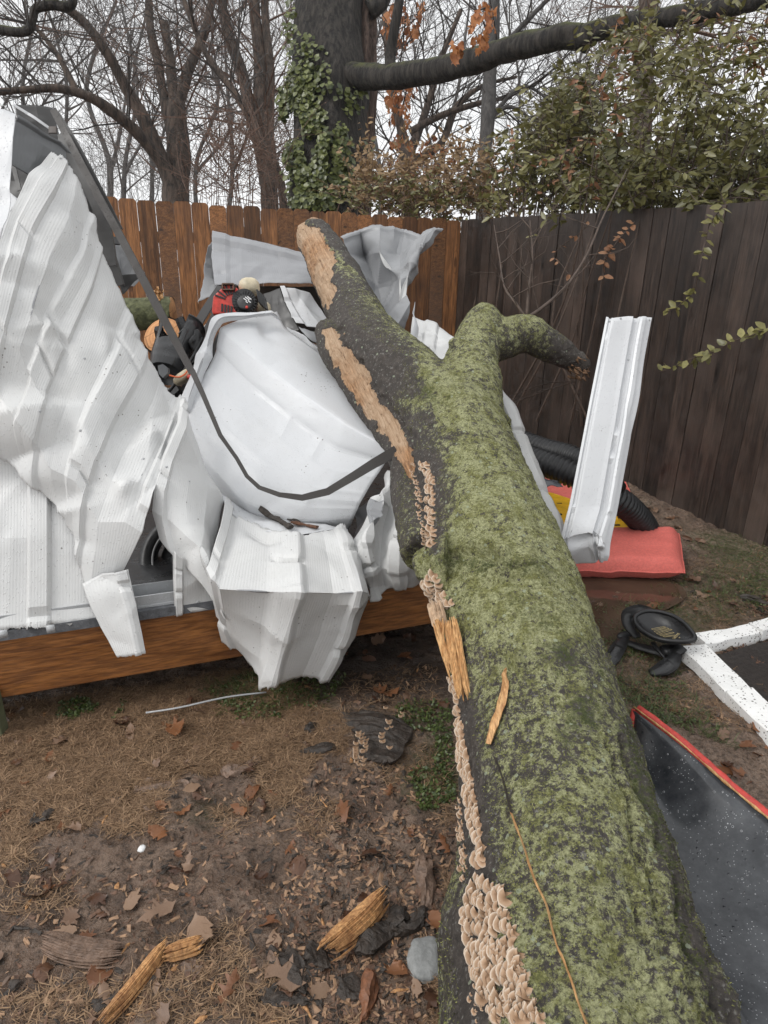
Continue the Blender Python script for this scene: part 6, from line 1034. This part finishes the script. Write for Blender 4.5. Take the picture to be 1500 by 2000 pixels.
# orange oak leaves still hanging
def hang(name, label, polys, n, d_, s_, par=None):
    R_ = []; C_ = []
    for _ in range(n):
        X_, Y_ = samp(polys[rnd.randrange(len(polys))]); me = OK_[rnd.randrange(18)]; v = np.array([q.co[:] for q in me.vertices]); f = [list(q.vertices) for q in me.polygons]; a = np.array([rnd.gauss(0, .4), rnd.gauss(0, .4), -1]); a /= np.linalg.norm(a); b = np.cross(a, rs.normal(size=3)); b /= np.linalg.norm(b); c_ = np.cross(a, b); s = rnd.uniform(*s_); R_.append((P(X_, Y_, rnd.uniform(*d_))+(v[:, :1]*b+v[:, 1:2]*a+v[:, 2:]*c_)*s, f)); C_.append(np.full(len(v), rnd.random()))
    v, f = join(R_); o = obj(name, v, f, MORG, base=(0, 0, 0) if par is None else None, parent=par, col=np.concatenate(C_)[:, None]*np.ones((1, 3))); o['kind'] = 'stuff'; return o
hang('hanging_leaves', '', [[(750, 0), (830, 0), (820, 60), (770, 100), (750, 70)], [(755, 150), (815, 160), (800, 240), (760, 230)], [(760, 250), (900, 270), (920, 340), (760, 340)]], 230, (14, 15.5), (.14, .24))
hl_ = thing('oak_twig', 'twig of bright orange oak leaves hanging near the top centre', 'leafy twig', P(930, 60, 6)); c2_ = crom(px([(870, -30, 6), (905, 0, 6), (930, 20, 6), (960, 10, 6)]), 4); obj('twig', *tube(c2_, .008, 5), MTWD, hl_); hang('leaves', '', [[(905, 0), (975, 0), (970, 35), (955, 60), (935, 55), (915, 25)], [(880, 75), (905, 75), (895, 105), (880, 100)], [(930, 60), (945, 55), (940, 95)]], 34, (5.8, 6.2), (.09, .15), hl_)
# trailing vines on the dark fence
def vine(label, pl, n, ml, L=.055, seed=0):
    t = thing('vine', label, 'vine', P(pl[0][0], pl[0][1], fd(pl[0][0])-.12), 'trailing vines in front of the dark fence'); c = crom([P(x, y, fd(x)-.12+o_) for x, y, o_ in pl], 6); c = c+.02*np.c_[vn(c*9, seed), vn(c*9, seed+3), vn(c*9, seed+5)]; obj('stem', *tube(c, .0028, 5), MTW, t); r = np.random.RandomState(seed); i = r.uniform(0, len(c)-1.01, n); k = i.astype(int); p_ = c[k]+(c[k+1]-c[k])*(i-k)[:, None]; T_ = c[k+1]-c[k]; T_ /= np.linalg.norm(T_, axis=1)[:, None]
    nn = -CF[None]*.7+np.array([[0, 0, .5]])+r.normal(size=(n, 3))*.35; nn /= np.linalg.norm(nn, axis=1)[:, None]; v, f = leaves(p_, nn, L, .55, r, dirs=T_*.4+np.cross(T_, nn)*np.where(r.rand(n, 1) > .5, 1, -1)+np.array([[0, 0, -.3]])); o = obj('leaves', v, f, ml, t, col=np.repeat(r.uniform(.3, 1, n), 6)[:, None]*np.ones((1, 3)))
vine('green vine hanging down the dark fence left of the picture edge', [(1410, 400, 0), (1385, 440, 0), (1372, 520, -.05), (1345, 580, -.05), (1295, 612, -.05)], 46, MLG, seed=1)
vine('nearly horizontal green vine coming from the right picture edge', [(1530, 630, -.3), (1440, 665, -.3), (1380, 690, -.3), (1330, 708, -.3), (1288, 728, -.3)], 44, MLG, seed=2)
vine('russet leaved vine hanging beside the middle of the fence', [(1240, 430, 0), (1205, 470, -.1), (1185, 510, -.1), (1180, 555, -.1)], 26, MLO, .06, 3)
vine('sparse vine with few leaves left of the russet one', [(1150, 440, -.1), (1110, 470, -.1), (1080, 500, -.1), (1120, 540, -.1)], 12, MLO, .05, 4)
vine('thin shoot rising above the shrub into the sky', [(1165, 250, .2), (1150, 180, .2), (1145, 100, .2), (1160, 60, .2)], 18, MLG, .05, 5)
# ------------------------------------------------------------------ damp air
hz = bpy.data.materials.new('damp_air'); hz.use_nodes = True; ht = hz.node_tree; ht.nodes.remove(ht.nodes['Principled BSDF']); pv = ht.nodes.new('ShaderNodeVolumePrincipled')
pv.inputs['Color'].default_value = (.86, .9, .95, 1); pv.inputs['Density'].default_value = .0009; ht.links.new(pv.outputs[0], ht.nodes['Material Output'].inputs['Volume'])
v, f = box((0, 15, 6), (32, 0, 0), (0, 28, 0), (0, 0, 8.5)); tag(obj('haze', v, f, hz, smooth=False), kind='stuff')
